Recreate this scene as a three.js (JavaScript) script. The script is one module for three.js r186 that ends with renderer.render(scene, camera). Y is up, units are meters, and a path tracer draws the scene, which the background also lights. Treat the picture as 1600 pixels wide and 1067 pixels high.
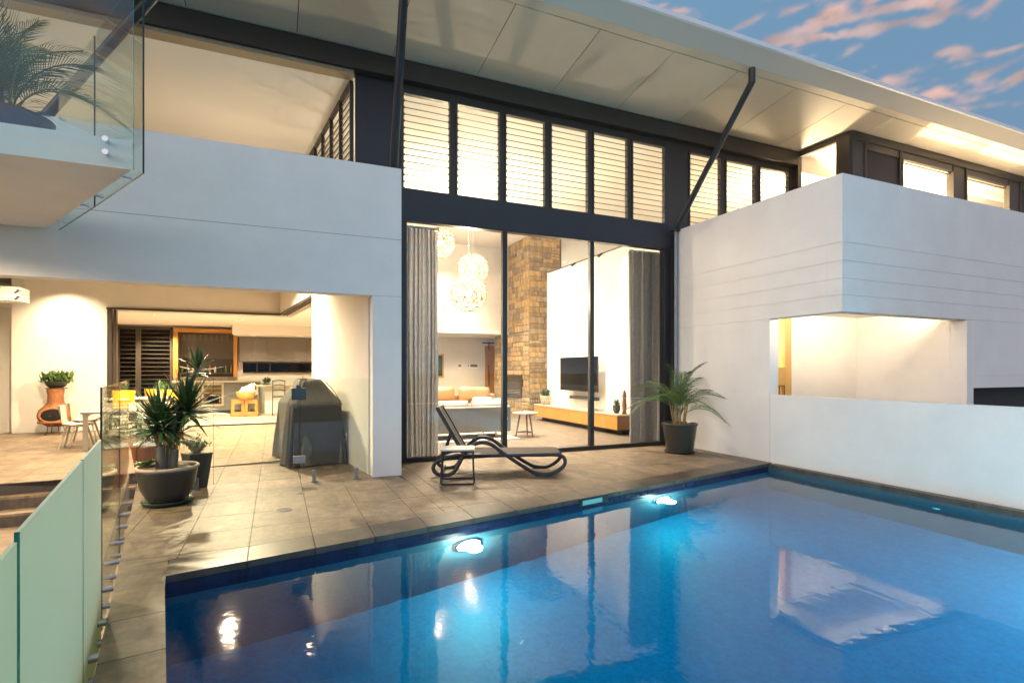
import * as THREE from 'three';
import { mergeGeometries, toCreasedNormals } from 'three/addons/utils/BufferGeometryUtils.js';
import { RoundedBoxGeometry } from 'three/addons/geometries/RoundedBoxGeometry.js';
import { createNoise2D, createNoise3D } from 'simplex-noise';

// ---------- camera, sky, sun, exposure ----------
const scene = new THREE.Scene();
const W = 1600, H = 1067, F = 840;
const camera = new THREE.PerspectiveCamera(2 * Math.atan(H / 2 / F) * 180 / Math.PI, W / H, 0.05, 3000);
camera.position.set(-1.946, 1.55, 8.966);
camera.rotation.y = -23.75 * Math.PI / 180;
camera.setViewOffset(W, H, 0, -44.5, W, H);           // rising-front lens: verticals stay vertical

let seed = 7;
const rnd = () => { seed = (seed + 0x6d2b79f5) | 0; let t = Math.imul(seed ^ (seed >>> 15), 1 | seed); t = (t + Math.imul(t ^ (t >>> 7), 61 | t)) ^ t; return ((t ^ (t >>> 14)) >>> 0) / 4294967296; };
const rr = (a, b) => a + (b - a) * rnd();
const n2 = createNoise2D(rnd), n3 = createNoise3D(rnd);
const fbm = (x, y, o = 4) => { let s = 0, a = 0.5; for (let i = 0; i < o; i++) { s += a * n2(x, y); x *= 2.03; y *= 2.03; a *= 0.5; } return s; };
const sm = (a, b, x) => { const t = Math.min(1, Math.max(0, (x - a) / (b - a))); return t * t * (3 - 2 * t); };
const mix = (a, b, t) => a + (b - a) * t;

{ // dusk sky: blue air, paler towards the horizon and towards the afterglow, drifting peach clouds
  const w = 2048, h = 1024, d = new Float32Array(w * h * 4);
  const glow = new THREE.Vector3(-0.90, 0.16, 0.42).normalize();
  for (let r = 0; r < h; r++) {
    const up = ((r + 0.5) / h - 0.5) * Math.PI, y = Math.sin(up);
    for (let c = 0; c < w; c++) {
      const a = ((c + 0.5) / w - 0.5) * 2 * Math.PI, x = Math.cos(a) * Math.cos(up), z = Math.sin(a) * Math.cos(up);
      const k = Math.pow(0.5 + 0.5 * (x * glow.x + y * glow.y + z * glow.z), 1.5), e = Math.max(0, y), hz = Math.exp(-e * 2.6);
      const kn = k ** 5;
      let R = mix(0.115, 0.25, hz) * (1 + 3.0 * k) + 0.85 * kn, G = mix(0.25, 0.37, hz) * (1 + 2.7 * k) + 0.42 * kn, Bl = mix(0.40, 0.52, hz) * (1 + 2.55 * k) + 0.12 * kn;
      if (y > 0.005) {
        const f3 = (q, r2, t, n) => { let v = 0, am = 0.5; for (let i = 0; i < n; i++) { v += am * n3(q, r2, t); q *= 2.05; r2 *= 2.05; t *= 2.05; am *= 0.5; } return v; };
        const wx = 0.12 * n3(x * 7, y * 13 + 4, z * 7), big = f3(x * 2.6 + 5.2, y * 9 + 2.6, z * 2.6 + 1.7, 3), det = f3(x * 10 + wx * 3, y * 46 + wx * 5, z * 10, 7), mm = 0.62 * big + 0.70 * det + 0.07;
        const al = sm(0.0, 0.42, mm) * 0.92 * sm(0.005, 0.1, y), th = sm(0.12, 0.55, mm - 0.35 * n3(x * 9, y * 26 + 0.35, z * 9));
        const lum = (0.90 + 0.22 * n3(x * 14, y * 40, z * 14)) * (1 + 1.1 * k);
        R = mix(R, mix(0.86, 0.60, th) * lum, al); G = mix(G, mix(0.53, 0.44, th) * lum, al); Bl = mix(Bl, mix(0.43, 0.42, th) * lum, al);
      }
      const o = (r * w + c) * 4; d[o] = R; d[o + 1] = G; d[o + 2] = Bl; d[o + 3] = 1;
    }
  }
  const t = new THREE.DataTexture(d, w, h, THREE.RGBAFormat, THREE.FloatType);
  t.mapping = THREE.EquirectangularReflectionMapping; t.magFilter = THREE.LinearFilter; t.needsUpdate = true;
  scene.background = t; scene.environment = t;
}
const sun = new THREE.DirectionalLight(new THREE.Color(1, 0.80, 0.64), 0.62);   // last afterglow, very soft
sun.position.set(-55, 11, 22); sun.shadow.radius = 45; sun.castShadow = true;
Object.assign(sun.shadow.camera, { left: -30, right: 30, top: 30, bottom: -30, far: 150 });
scene.add(sun);
const renderer = new THREE.WebGLRenderer({ antialias: true });
renderer.toneMapping = THREE.LinearToneMapping;
renderer.toneMappingExposure = 1.0;
renderer.shadowMap.enabled = true;

// ---------- helpers ----------
const V = (x, y, z) => new THREE.Vector3(x, y, z);
function buv(g) {                                       // uv in metres, by the way each face points
  g = g.index ? g.toNonIndexed() : g; g.deleteAttribute('uv');
  const p = g.attributes.position, uv = new Float32Array(p.count * 2), a = V(), b = V(), c = V();
  for (let i = 0; i < p.count; i += 3) {
    a.fromBufferAttribute(p, i); b.fromBufferAttribute(p, i + 1); c.fromBufferAttribute(p, i + 2);
    const n = b.clone().sub(a).cross(c.clone().sub(a)), ax = Math.abs(n.x), ay = Math.abs(n.y), az = Math.abs(n.z);
    [a, b, c].forEach((q, k) => { const o = (i + k) * 2; if (ay >= ax && ay >= az) { uv[o] = q.x; uv[o + 1] = q.z; } else if (ax >= az) { uv[o] = q.z; uv[o + 1] = q.y; } else { uv[o] = q.x; uv[o + 1] = q.y; } });
  }
  g.setAttribute('uv', new THREE.BufferAttribute(uv, 2));
  return g;
}
const B = (x0, x1, y0, y1, z0, z1) => new THREE.BoxGeometry(x1 - x0, y1 - y0, z1 - z0).translate((x0 + x1) / 2, (y0 + y1) / 2, (z0 + z1) / 2);
const RB = (x0, x1, y0, y1, z0, z1, r = 0.01, s = 2) => new RoundedBoxGeometry(x1 - x0, y1 - y0, z1 - z0, s, Math.min(r, (x1 - x0) / 2.01, (y1 - y0) / 2.01, (z1 - z0) / 2.01)).translate((x0 + x1) / 2, (y0 + y1) / 2, (z0 + z1) / 2);
function poly(pts, y0, y1) {                            // prism over a plan polygon [[x, z], ...]
  const s = new THREE.Shape(pts.map(([x, z]) => new THREE.Vector2(x, -z)));
  return new THREE.ExtrudeGeometry(s, { depth: y1 - y0, bevelEnabled: false }).rotateX(-Math.PI / 2).translate(0, y0, 0);
}
const tube = (pts, r, n = 24, k = 8, closed = false, tension = 0.5) => new THREE.TubeGeometry(new THREE.CatmullRomCurve3(pts.map((p) => V(...p)), closed, 'catmullrom', tension), n, r, k, closed);
function cyl(a, b, r0, r1 = r0, k = 10) {
  const A = V(...a), D = V(...b).sub(A), L = D.length();
  return new THREE.CylinderGeometry(r1, r0, L, k).translate(0, L / 2, 0).applyQuaternion(new THREE.Quaternion().setFromUnitVectors(V(0, 1, 0), D.normalize())).translate(A.x, A.y, A.z);
}
function bar(a, b, w, h) {                              // rectangular bar between two points
  const A = V(...a), Bv = V(...b), L = A.distanceTo(Bv), m = new THREE.Matrix4().lookAt(A, Bv, Math.abs(Bv.y - A.y) > 0.98 * L ? V(0, 0, 1) : V(0, 1, 0));
  return new THREE.BoxGeometry(w, h, L).applyMatrix4(m).translate((A.x + Bv.x) / 2, (A.y + Bv.y) / 2, (A.z + Bv.z) / 2);
}
const lathe = (pts, k = 40) => new THREE.LatheGeometry(pts.map(([r, y]) => new THREE.Vector2(r, y)), k);
const mg = (l) => mergeGeometries(l.map((g) => { g = g.index ? g.toNonIndexed() : g; for (const k of Object.keys(g.attributes)) if (!['position', 'normal', 'uv'].includes(k)) g.deleteAttribute(k); return g; }));
const used = {};
const numbered = (n) => { const k = used[n] = (used[n] ?? -1) + 1; return k ? n + '_' + String(k).padStart(3, '0') : n; };
function M(name, g, mat, parent) {                      // one mesh; top-level when parent is the scene
  const m = new THREE.Mesh(g, mat); m.name = parent === scene ? numbered(name) : name; m.castShadow = m.receiveShadow = true; parent.add(m); return m;
}
function T(name, label, category, pos = [0, 0, 0], turn = 0, group) {
  const o = new THREE.Group(); o.name = numbered(name); o.position.set(...pos); o.rotation.y = turn; o.userData = { label, category };
  if (group) o.userData.group = group; scene.add(o); return o;
}
function S(name, g, mat, kind = 'structure') { const m = M(name, g, mat, scene); m.userData.kind = kind; return m; }
function copyOf(o, pos, turn, label) { const r = o.clone(); r.name = numbered(o.name.replace(/_\d{3}$/, '')); r.userData = { ...o.userData }; if (label) r.userData.label = label; r.position.set(...pos); if (turn !== undefined) r.rotation.y = turn; scene.add(r); return r; }
function clip(pts, planes) {                            // convex clip of a plan polygon; plane [a, b, c]: keep a x + b z <= c
  for (const [a, b, c] of planes) {
    const out = [];
    for (let i = 0; i < pts.length; i++) {
      const p = pts[i], q = pts[(i + 1) % pts.length], dp = a * p[0] + b * p[1] - c, dq = a * q[0] + b * q[1] - c;
      if (dp <= 0) out.push(p);
      if (dp * dq < 0) { const t = dp / (dp - dq); out.push([mix(p[0], q[0], t), mix(p[1], q[1], t)]); }
    }
    pts = out; if (pts.length < 3) return null;
  }
  let A = 0; for (let i = 0; i < pts.length; i++) { const p = pts[i], q = pts[(i + 1) % pts.length]; A += p[0] * q[1] - q[0] * p[1]; }
  return Math.abs(A) > 0.006 ? pts : null;
}

// ---------- computed textures ----------
function tex(w, h, f, rx = 1, ry = rx, srgb = true) {   // f(u, v) -> [r, g, b] 0..1; noise on a torus so that it tiles
  const d = new Uint8Array(w * h * 4);
  for (let y = 0; y < h; y++) for (let x = 0; x < w; x++) { const c = f(x / w, y / h), o = (y * w + x) * 4; for (let k = 0; k < 3; k++) d[o + k] = Math.max(0, Math.min(255, 255 * (c.length ? c[k] : c))); d[o + 3] = 255; }
  const t = new THREE.DataTexture(d, w, h); t.wrapS = t.wrapT = THREE.RepeatWrapping; t.magFilter = THREE.LinearFilter; t.repeat.set(rx, ry); if (srgb) t.colorSpace = THREE.SRGBColorSpace; t.needsUpdate = true; return t;
}
const n4 = (() => { const a = createNoise3D(rnd); return (u, v, f, s = 0) => { const p = 2 * Math.PI; return 0.5 * (a(Math.cos(u * p) * f, Math.sin(u * p) * f, s + Math.cos(v * p) * f) + a(Math.cos(v * p) * f + 7, Math.sin(v * p) * f + s, Math.sin(u * p) * f + 3)); }; })();
const tf = (u, v, f, o = 4, s = 0) => { let r = 0, a = 0.5; for (let i = 0; i < o; i++) { r += a * n4(u, v, f, s + i * 11); f *= 2.1; a *= 0.55; } return r; };
const plasterBump = tex(512, 512, (u, v) => 0.5 + 0.3 * tf(u, v, 6, 5) + 0.12 * (rnd() - 0.5), 0.8, 0.8, false);
const plasterMap = tex(512, 512, (u, v) => { const k = 0.92 + 0.03 * tf(u, v, 1.2, 5, 3) + 0.012 * (rnd() - 0.5); return [k, k * 0.995, k * 0.985]; }, 0.22, 0.22);
const stoneMap = tex(1024, 1024, (u, v) => { const a = tf(u, v, 1.4, 5, 2), b = tf(u, v * 0.6, 6, 4, 8), c = Math.max(0, tf(u, v, 2.6, 3, 31)), k = 0.84 + 0.30 * a + 0.18 * b - 0.12 * c + 0.05 * (rnd() - 0.5); return [k * 1.0, k * 0.955, k * 0.9]; }, 0.45, 0.45);
const stoneBump = tex(512, 512, (u, v) => 0.5 + 0.35 * tf(u, v, 5, 5, 4) + 0.1 * (rnd() - 0.5), 1.2, 1.2, false);
const wood = (r, g, b, s, rx = 1, ry = 1) => tex(512, 512, (u, v) => { const w = tf(u * 1, v, 0.8, 3, s), q = Math.sin((u * 22 + w * 9) * 2 * Math.PI) * 0.5 + 0.5, f = n4(u, v * 0.12, 16, s) * 0.5, k = 0.86 + 0.13 * q * (0.5 + w) + 0.1 * f; return [r * k, g * k, b * k]; }, rx, ry);
const fabricBump = tex(256, 256, (u, v) => 0.5 + 0.25 * Math.sin(u * 2 * Math.PI * 32) * Math.sin(v * 2 * Math.PI * 32) + 0.2 * (rnd() - 0.5), 6, 6, false);
const fabricMap = tex(256, 256, (u, v) => 0.86 + 0.12 * tf(u, v, 3, 4, 17) + 0.14 * (rnd() - 0.5), 2, 2);
const std = (c, roughness = 0.8, o = {}) => new THREE.MeshStandardMaterial({ color: Array.isArray(c) ? new THREE.Color().setRGB(...c) : c, roughness, ...o });
const phy = (c, roughness = 0.8, o = {}) => new THREE.MeshPhysicalMaterial({ color: Array.isArray(c) ? new THREE.Color().setRGB(...c) : c, roughness, ...o });
const lamp = (c, k) => { const m = std([1, 1, 1], 0.5); m.emissive = new THREE.Color(...c); m.emissiveIntensity = k; return m; };
const WARM = [1, 0.77, 0.485], WARMC = new THREE.Color(...WARM);

const m = {
  render: std([0.87, 0.865, 0.85], 0.88, { map: plasterMap, bumpMap: plasterBump, bumpScale: 0.003 }),
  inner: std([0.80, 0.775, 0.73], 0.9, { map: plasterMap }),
  ceil: std([0.80, 0.78, 0.74], 0.92),
  soffit: std([0.63, 0.575, 0.485], 0.62, { map: plasterMap }),
  fascia: std([0.58, 0.54, 0.465], 0.35),
  roofmetal: std([0.72, 0.74, 0.77], 0.35, { metalness: 0.3 }),
  black: std([0.012, 0.012, 0.015], 0.35),
  dark: std([0.018, 0.018, 0.024], 0.42),
  bronze: std([0.035, 0.028, 0.022], 0.4),
  gap: std([0.02, 0.018, 0.016], 0.9),
  strut: std([0.03, 0.031, 0.036], 0.36, { metalness: 0.4 }),
  glass: phy([1, 1, 1], 0, { transmission: 1, ior: 1.5, specularIntensity: 0.6 }),
  fence: phy([0.94, 0.985, 0.965], 0, { transmission: 1, ior: 1.5, specularIntensity: 0.7 }),
  blade: phy([0.98, 0.99, 0.97], 0.02, { transmission: 1, ior: 1.5 }),
  edge: std([0.012, 0.02, 0.018], 0.2),
  tealEdge: phy([0.0, 0.16, 0.11], 0.15, { clearcoat: 0.5 }),
  frost: phy([0.70, 0.78, 0.47], 0.8, { transmission: 0.62 }),
  chrome: std([0.75, 0.75, 0.76], 0.16, { metalness: 1 }),
  steel: std([0.42, 0.42, 0.43], 0.3, { metalness: 1 }),
  tile: [[0.235, 0.190, 0.140], [0.252, 0.204, 0.150], [0.218, 0.176, 0.130]].map((c) => std(c, 0.5, { map: stoneMap, bumpMap: stoneBump, bumpScale: 0.0012 })),
  grout: std([0.06, 0.052, 0.045], 0.95),
  coping: std([0.10, 0.084, 0.075], 0.4, { map: stoneMap, bumpMap: stoneBump, bumpScale: 0.001 }),
  oak: std([0.52, 0.25, 0.055], 0.45, { map: wood(0.98, 0.96, 0.92, 3, 0.7, 0.7) }),
  pine: std([0.62, 0.40, 0.14], 0.5, { map: wood(0.98, 0.96, 0.92, 9, 1.5, 1.5) }),
  walnut: std([0.20, 0.09, 0.03], 0.45, { map: wood(0.95, 0.93, 0.9, 21, 2, 2) }),
  paleStone: std([0.55, 0.50, 0.42], 0.3, { map: stoneMap }),
  curtain: phy([0.30, 0.30, 0.30], 0.95, { transmission: 0.5, map: fabricMap }),
  sofa: std([0.24, 0.235, 0.215], 0.95, { map: fabricMap, bumpMap: fabricBump, bumpScale: 0.001 }),
  cushion: std([0.50, 0.47, 0.41], 0.95, { map: fabricMap, bumpMap: fabricBump, bumpScale: 0.001 }),
  teal: std([0.05, 0.17, 0.16], 0.95, { map: fabricMap }),
  tan: std([0.30, 0.155, 0.06], 0.5, { map: fabricMap }),
  rug: std([0.72, 0.69, 0.62], 1, { map: fabricMap, bumpMap: fabricBump, bumpScale: 0.004 }),
  screen: phy([0.004, 0.004, 0.0045], 0.1, { specularIntensity: 0.35 }),
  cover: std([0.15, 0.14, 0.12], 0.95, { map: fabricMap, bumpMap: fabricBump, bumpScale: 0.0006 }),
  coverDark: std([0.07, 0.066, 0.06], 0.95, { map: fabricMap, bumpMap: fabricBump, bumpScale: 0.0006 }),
  plastic: std([0.020, 0.021, 0.027], 0.34),
  sling: std([0.085, 0.072, 0.058], 0.85, { map: fabricMap, bumpMap: fabricBump, bumpScale: 0.0006 }),
  pot: std([0.028, 0.026, 0.022], 0.28),
  rim: std([0.42, 0.31, 0.20], 0.6),
  terra: std([0.44, 0.20, 0.09], 0.85, { map: stoneMap, bumpMap: stoneBump, bumpScale: 0.003 }),
  brown: std([0.20, 0.075, 0.028], 0.4, { map: stoneMap }),
  soil: std([0.06, 0.04, 0.026], 1),
  trunk: std([0.20, 0.17, 0.14], 0.9, { map: wood(0.95, 0.93, 0.9, 40, 4, 4) }),
  white: std([0.78, 0.76, 0.72], 0.5),
  leaf: phy([0.045, 0.105, 0.022], 0.55, { transmission: 0.22, side: THREE.DoubleSide }),
  leafDark: phy([0.022, 0.062, 0.018], 0.45, { transmission: 0.15, side: THREE.DoubleSide }),
  leafBright: phy([0.11, 0.19, 0.035], 0.5, { transmission: 0.3, side: THREE.DoubleSide }),
  leafGrey: phy([0.13, 0.17, 0.08], 0.7, { transmission: 0.25, side: THREE.DoubleSide }),
  leafDry: phy([0.36, 0.22, 0.05], 0.8, { transmission: 0.3, side: THREE.DoubleSide }),
  cabinet: std([0.15, 0.14, 0.125], 0.35),
  rock: std([0.55, 0.52, 0.46], 0.8),
};
// ---------- ground, pool, paving ----------
const LX = (z) => -3.55 + 0.1643 * (z - 1.003);         // outer edge of the pool deck (line of the glass fence)
const PF = (x) => 4.213 - 0.206 * (x + 2.724);          // house-side edge of the pool
const PL = (z) => -2.724 + 0.1654 * (z - 4.213);        // fence-side edge of the pool
const SK = (z) => -0.664 + 0.129 * (z - 1.05);          // skewed wall beside the covered terrace
const ZE = 12, XR = 5.53, WALLX = 5.666, LOW = -0.51;
const FLOORTILE = [m.tile[0], m.tile[1], m.tile[2]];
S('ground', buv(poly([[-400, -400], [400, -400], [400, 400], [-400, 400]], -2.2, -1.75)), std([0.07, 0.075, 0.045], 1));
S('lower_path', buv(poly([[-14, -0.2], [LX(-0.2) - 0.02, -0.2], [LX(ZE) - 0.02, ZE], [-14, ZE]], -0.9, LOW)), m.tile[2]);
// deck slab under the tiles
const deck = S('pool_deck', buv(poly([[LX(-1), -1], [SK(-1), -1], [-0.3, 0.03], [WALLX, 0.03], [WALLX, PF(WALLX) - 0.02], [PL(PF(-2.724)) + 0.0, PF(-2.724) - 0.02], [PL(ZE) - 0.03, ZE], [LX(ZE), ZE]], -0.5, -0.014)), m.grout);
const tileGap = 0.0027;
function tileAt(parent, pts, y = 0, th = 0.0135, mat) { if (!pts) return; M('paving_tile', buv(poly(pts, y - th, y - rr(0, 0.0016))), mat ?? FLOORTILE[Math.floor(rnd() * 3)], parent); }
const rect = (x0, x1, z0, z1) => [[x0 + tileGap, z0 + tileGap], [x1 - tileGap, z0 + tileGap], [x1 - tileGap, z1 - tileGap], [x0 + tileGap, z1 - tileGap]];
const copInner = [0.206, 1, 4.213 - 0.206 * 2.724 - 0.39]; // plane: z + .206 x <= c
for (let i = -3; i < 19; i++) for (let j = -6; j < 4; j++) {
  const x0 = -2.69 + 0.53 * i, x1 = x0 + 0.53, z0 = 3.09 - 0.61 * 7 + 0.61 * (j + 5) - (i % 2 ? 0 : 0), z1 = z0 + 0.61;
  if (x0 > WALLX || z1 < -1) continue;
  const r = rect(x0, x1, z0, z1);
  if (x1 > -0.26) { const q = clip(r, [[0, -1, -0.035], copInner, [1, 0, WALLX - 0.004], [-1, 0, 0.255]]); tileAt(deck, q); }
  const q = clip(r, [copInner, [1, 0, -0.259], [-1, 0.1643, 3.55 + 0.1643 * 1.003 - 0.004], [0, -1, 0.79], [1, -0.129, -0.664 - 0.129 * 1.05 + 0.35]]);
  tileAt(deck, q);
}
for (let i = 0; i < 16; i++) {                          // one row of coping tiles along the house side of the pool
  const x0 = i ? -2.69 + 0.53 * (i) : -2.74, x1 = Math.min(-2.69 + 0.53 * (i + 1), WALLX - 0.004);
  if (x0 >= WALLX) break;
  const a = x0 + 0.004, b = x1 - 0.004;
  const o = M('coping_tile', buv(poly([[a, PF(a) - 0.386], [b, PF(b) - 0.386], [b, PF(b) + 0.004], [a, PF(a) + 0.004]], -0.055, -rr(0, 0.001))), m.coping, deck);
}
for (let i = 0; i < 14; i++) {                          // strip between fence and pool
  const z0 = 3.86 + 0.545 * i, z1 = Math.min(z0 + 0.545, ZE);
  const q = clip([[LX(z0 + 0.003) + 0.004, z0 + 0.003], [PL(z0 + 0.003) + 0.004, z0 + 0.003 - 0.05], [PL(z1 - 0.003) + 0.004, z1 - 0.053], [LX(z1 - 0.003) + 0.004, z1 - 0.003]], [[1, 0, 3]]);
  if (i === 0) { q[1][1] = PF(-2.74) - 0.0; q[1][0] = -2.748; tileAt(deck, [[q[0][0], 3.87], [-2.748, 3.84], q[2], q[3]], 0, 0.05); } else tileAt(deck, q, 0, 0.05);
}
for (let i = 0; i < 15; i++) {                          // coping under the long white wall
  const z0 = 2.55 + 0.6 * i, z1 = Math.min(z0 + 0.594, ZE);
  M('coping_tile', buv(B(XR - 0.004, WALLX - 0.003, -0.07, -0.001 - rr(0, 0.001), z0, z1)), m.coping, deck);
}
{ // covered terrace floor: tiles near, stone sheet beyond
  const tf1 = S('terrace_floor', buv(poly([[-9.6, -8.1], [SK(-8.1) + 0.3, -8.1], [SK(-0.8) + 0.3, -0.8], [LX(-0.8), -0.8], [-9.6, -0.02]], -0.5, -0.014)), m.grout);
  for (let i = -13; i < 5; i++) for (let j = 0; j < 12; j++) {
    const x0 = -2.69 + 0.53 * i, z0 = -1.18 - 0.61 * j, q = clip(rect(x0, x0 + 0.53, z0, z0 + 0.61), [[1, -0.129, -0.664 - 0.129 * 1.05 + 0.3], [0.163, 1, -1.372], [-1, 0, 9.6], [0, -1, 8.1]]);
    if (q) tileAt(tf1, q);
  }
  const st = T('terrace_steps', 'brown stone steps going down from the covered terrace', 'steps', [-4, 0, -0.75]);
  const e = (k) => [[-5.6, 0.2 + 0.3 * k], [0.28 + 0.05 * k, -0.04 - 0.0 + 0.3 * k - 0.72 * 0], [0.28 + 0.05 * k, 0.3 + 0.3 * k - 0.04], [-5.6, 0.5 + 0.3 * k]];
  for (let k = 0; k < 2; k++) {
    M('tread', buv(poly(e(k), -0.17 * (k + 1) - 0.03, -0.17 * (k + 1))), m.tile[1], st);
    const r = e(k); M('riser', buv(poly([r[3], r[2], [r[2][0], r[2][1] - 0.02], [r[3][0], r[3][1] - 0.02]], -0.17 * (k + 2) + 0.001, -0.17 * (k + 1) - 0.031)), m.coping, st);
  }
  M('riser', buv(poly([[-5.6, 0.198], [0.28, -0.042], [0.28, -0.062], [-5.6, 0.178]], -0.169, -0.015)), m.coping, st);
}
{ // pool
  const A = [-2.724, 4.213], Bq = [XR, PF(XR)], Cq = [XR, ZE], D = [PL(ZE), ZE], dep = -1.45;
  const mosaic = tex(512, 512, (u, v) => { const a = tf(u, v, 1.5, 4, 50), q = Math.floor(u * 40), r = Math.floor(v * 40), h = Math.abs(Math.sin(q * 91.7 + r * 37.3) * 43758.5) % 1, k = 0.84 + 0.10 * h + 0.08 * a; return [k * 0.9, k, k]; }, 0.9, 0.9);
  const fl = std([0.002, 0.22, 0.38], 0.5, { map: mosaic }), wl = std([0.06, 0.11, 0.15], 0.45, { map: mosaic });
  const sh = S('pool_shell', buv(poly([A, Bq, Cq, D], dep - 0.2, dep)), fl);
  const wall = (p, q, nx, nz) => buv(poly([p, q, [q[0] + nx, q[1] + nz], [p[0] + nx, p[1] + nz]], dep, -0.056));
  M('pool_wall', wall([A[0] - 0.2, A[1] + 0.041], [Bq[0] + 0.13, Bq[1] - 0.027], 0, -0.25), wl, sh);
  M('pool_wall', wall(Bq, Cq, 0.13, 0), wl, sh); M('pool_wall', wall(Cq, D, 0, 0.25), wl, sh); M('pool_wall', wall(D, [A[0], A[1] + 0.001], -0.22, 0), wl, sh);
  const band = std([0.014, 0.022, 0.085], 0.25, { map: stoneMap });
  for (let i = 0; i < 16; i++) {                        // dark glazed band at the waterline
    const a = i ? -2.69 + 0.53 * i + 0.003 : -2.72, b = Math.min(-2.69 + 0.53 * (i + 1) - 0.003, XR - 0.005); if (a > XR - 0.01) break;
    M('waterline_tile', buv(poly([[a, PF(a) + 0.001], [b, PF(b) + 0.001], [b, PF(b) + 0.012], [a, PF(a) + 0.012]], -0.26, -0.057)), band, sh);
  }
  const rip = tex(1024, 1024, (u, v) => 0.5 + 0.5 * tf(u, v, 3.2, 3, 70) + 0.12 * tf(u, v, 16, 2, 90), 0.16, 0.16, false);
  const water = phy([1, 1, 1], 0.035, { transmission: 1, thickness: 2, ior: 1.33, attenuationColor: new THREE.Color(0.04, 0.55, 0.74), attenuationDistance: 2.6, bumpMap: rip, bumpScale: 0.0016 });
  const wg = buv(poly([[A[0] - 0.05, A[1] + 0.0], [Bq[0] + 0.05, Bq[1] - 0.012], [Cq[0] + 0.05, Cq[1] + 0.05], [D[0] - 0.05, D[1] + 0.05]], dep - 0.05, -0.115));
  S('pool_water', wg, water);
  // underwater lamps: two in the house-side wall seen in the picture, two in the opposite walls behind the camera
  const lampAt = (x, z, nx, nz, label, k) => {
    const o = T('pool_lamp', label, 'pool lamp', [x, -0.56, z], Math.atan2(nx, nz), 'underwater pool lamps');
    M('ring', new THREE.TorusGeometry(0.150, 0.016, 8, 28).translate(0, 0, 0.016), m.chrome, o);
    M('lens', new THREE.CylinderGeometry(0.145, 0.145, 0.016, 28).rotateX(Math.PI / 2).translate(0, 0, 0.01), lamp([1, 0.97, 0.86], 160), o);
    const s = new THREE.PointLight(new THREE.Color(1, 0.90, 0.70), k); s.position.set(0, 0, 0.13); s.shadow.radius = 4; s.castShadow = true; o.add(s);
  };
  const nx = 0.2018, nz = 0.9794;
  lampAt(-0.12, PF(-0.12) + 0.003, nx, nz, 'round glowing lamp in the pool wall nearest the sun lounger', 9);
  lampAt(2.9, PF(2.9) + 0.003, nx, nz, 'round glowing lamp in the pool wall beyond the skimmer slot', 9);
  lampAt(4.2, ZE - 0.003, 0, -1, 'round glowing lamp in the far end wall behind the viewer', 165);
  lampAt(XR - 0.003, 8.4, -1, 0, 'round glowing lamp in the pool side under the long white wall', 195);
  // skimmer slot
  const xs = 1.63, s = T('pool_skimmer', 'rectangular skimmer slot with a pale green flap in the coping', 'skimmer', [xs, -0.06, PF(xs) + 0.006], Math.atan2(nx, nz));
  M('surround', mg([B(-0.24, 0.24, 0.03, 0.058, -0.01, 0.014), B(-0.24, 0.24, -0.045, -0.028, -0.01, 0.014), B(-0.24, -0.19, -0.028, 0.03, -0.01, 0.014), B(0.15, 0.24, -0.028, 0.03, -0.01, 0.014)]), m.black, s);
  M('flap', B(-0.19, 0.15, -0.028, 0.03, -0.012, 0.008), std([0.30, 0.66, 0.56], 0.4), s);
  for (const z of [5.0, 6.1]) { const o = T('return_jet', z < 5.5 ? 'small white water jet in the pool side nearer the house' : 'small white water jet in the pool side nearer the viewer', 'water jet', [XR - 0.001, -0.33, z], -Math.PI / 2); M('eyelet', new THREE.TorusGeometry(0.03, 0.011, 8, 20), m.white, o); M('nozzle', new THREE.SphereGeometry(0.022, 12, 8), m.white, o); }
}
// small drain covers in the deck
for (const [x, z, r, l] of [[-1.86, 2.5, 0.09, 'larger oval wet mark of a drain cover on the deck tiles'], [-1.66, 1.72, 0.055, 'small round drain cover near the gate']]) {
  const o = T('drain_cover', l, 'drain cover', [x, 0.001, z]); M('plate', new THREE.CylinderGeometry(r, r, 0.004, 24), std([0.05, 0.045, 0.04], 0.6), o); M('ring', new THREE.TorusGeometry(r, 0.005, 6, 24).rotateX(Math.PI / 2), m.steel, o);
}
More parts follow.
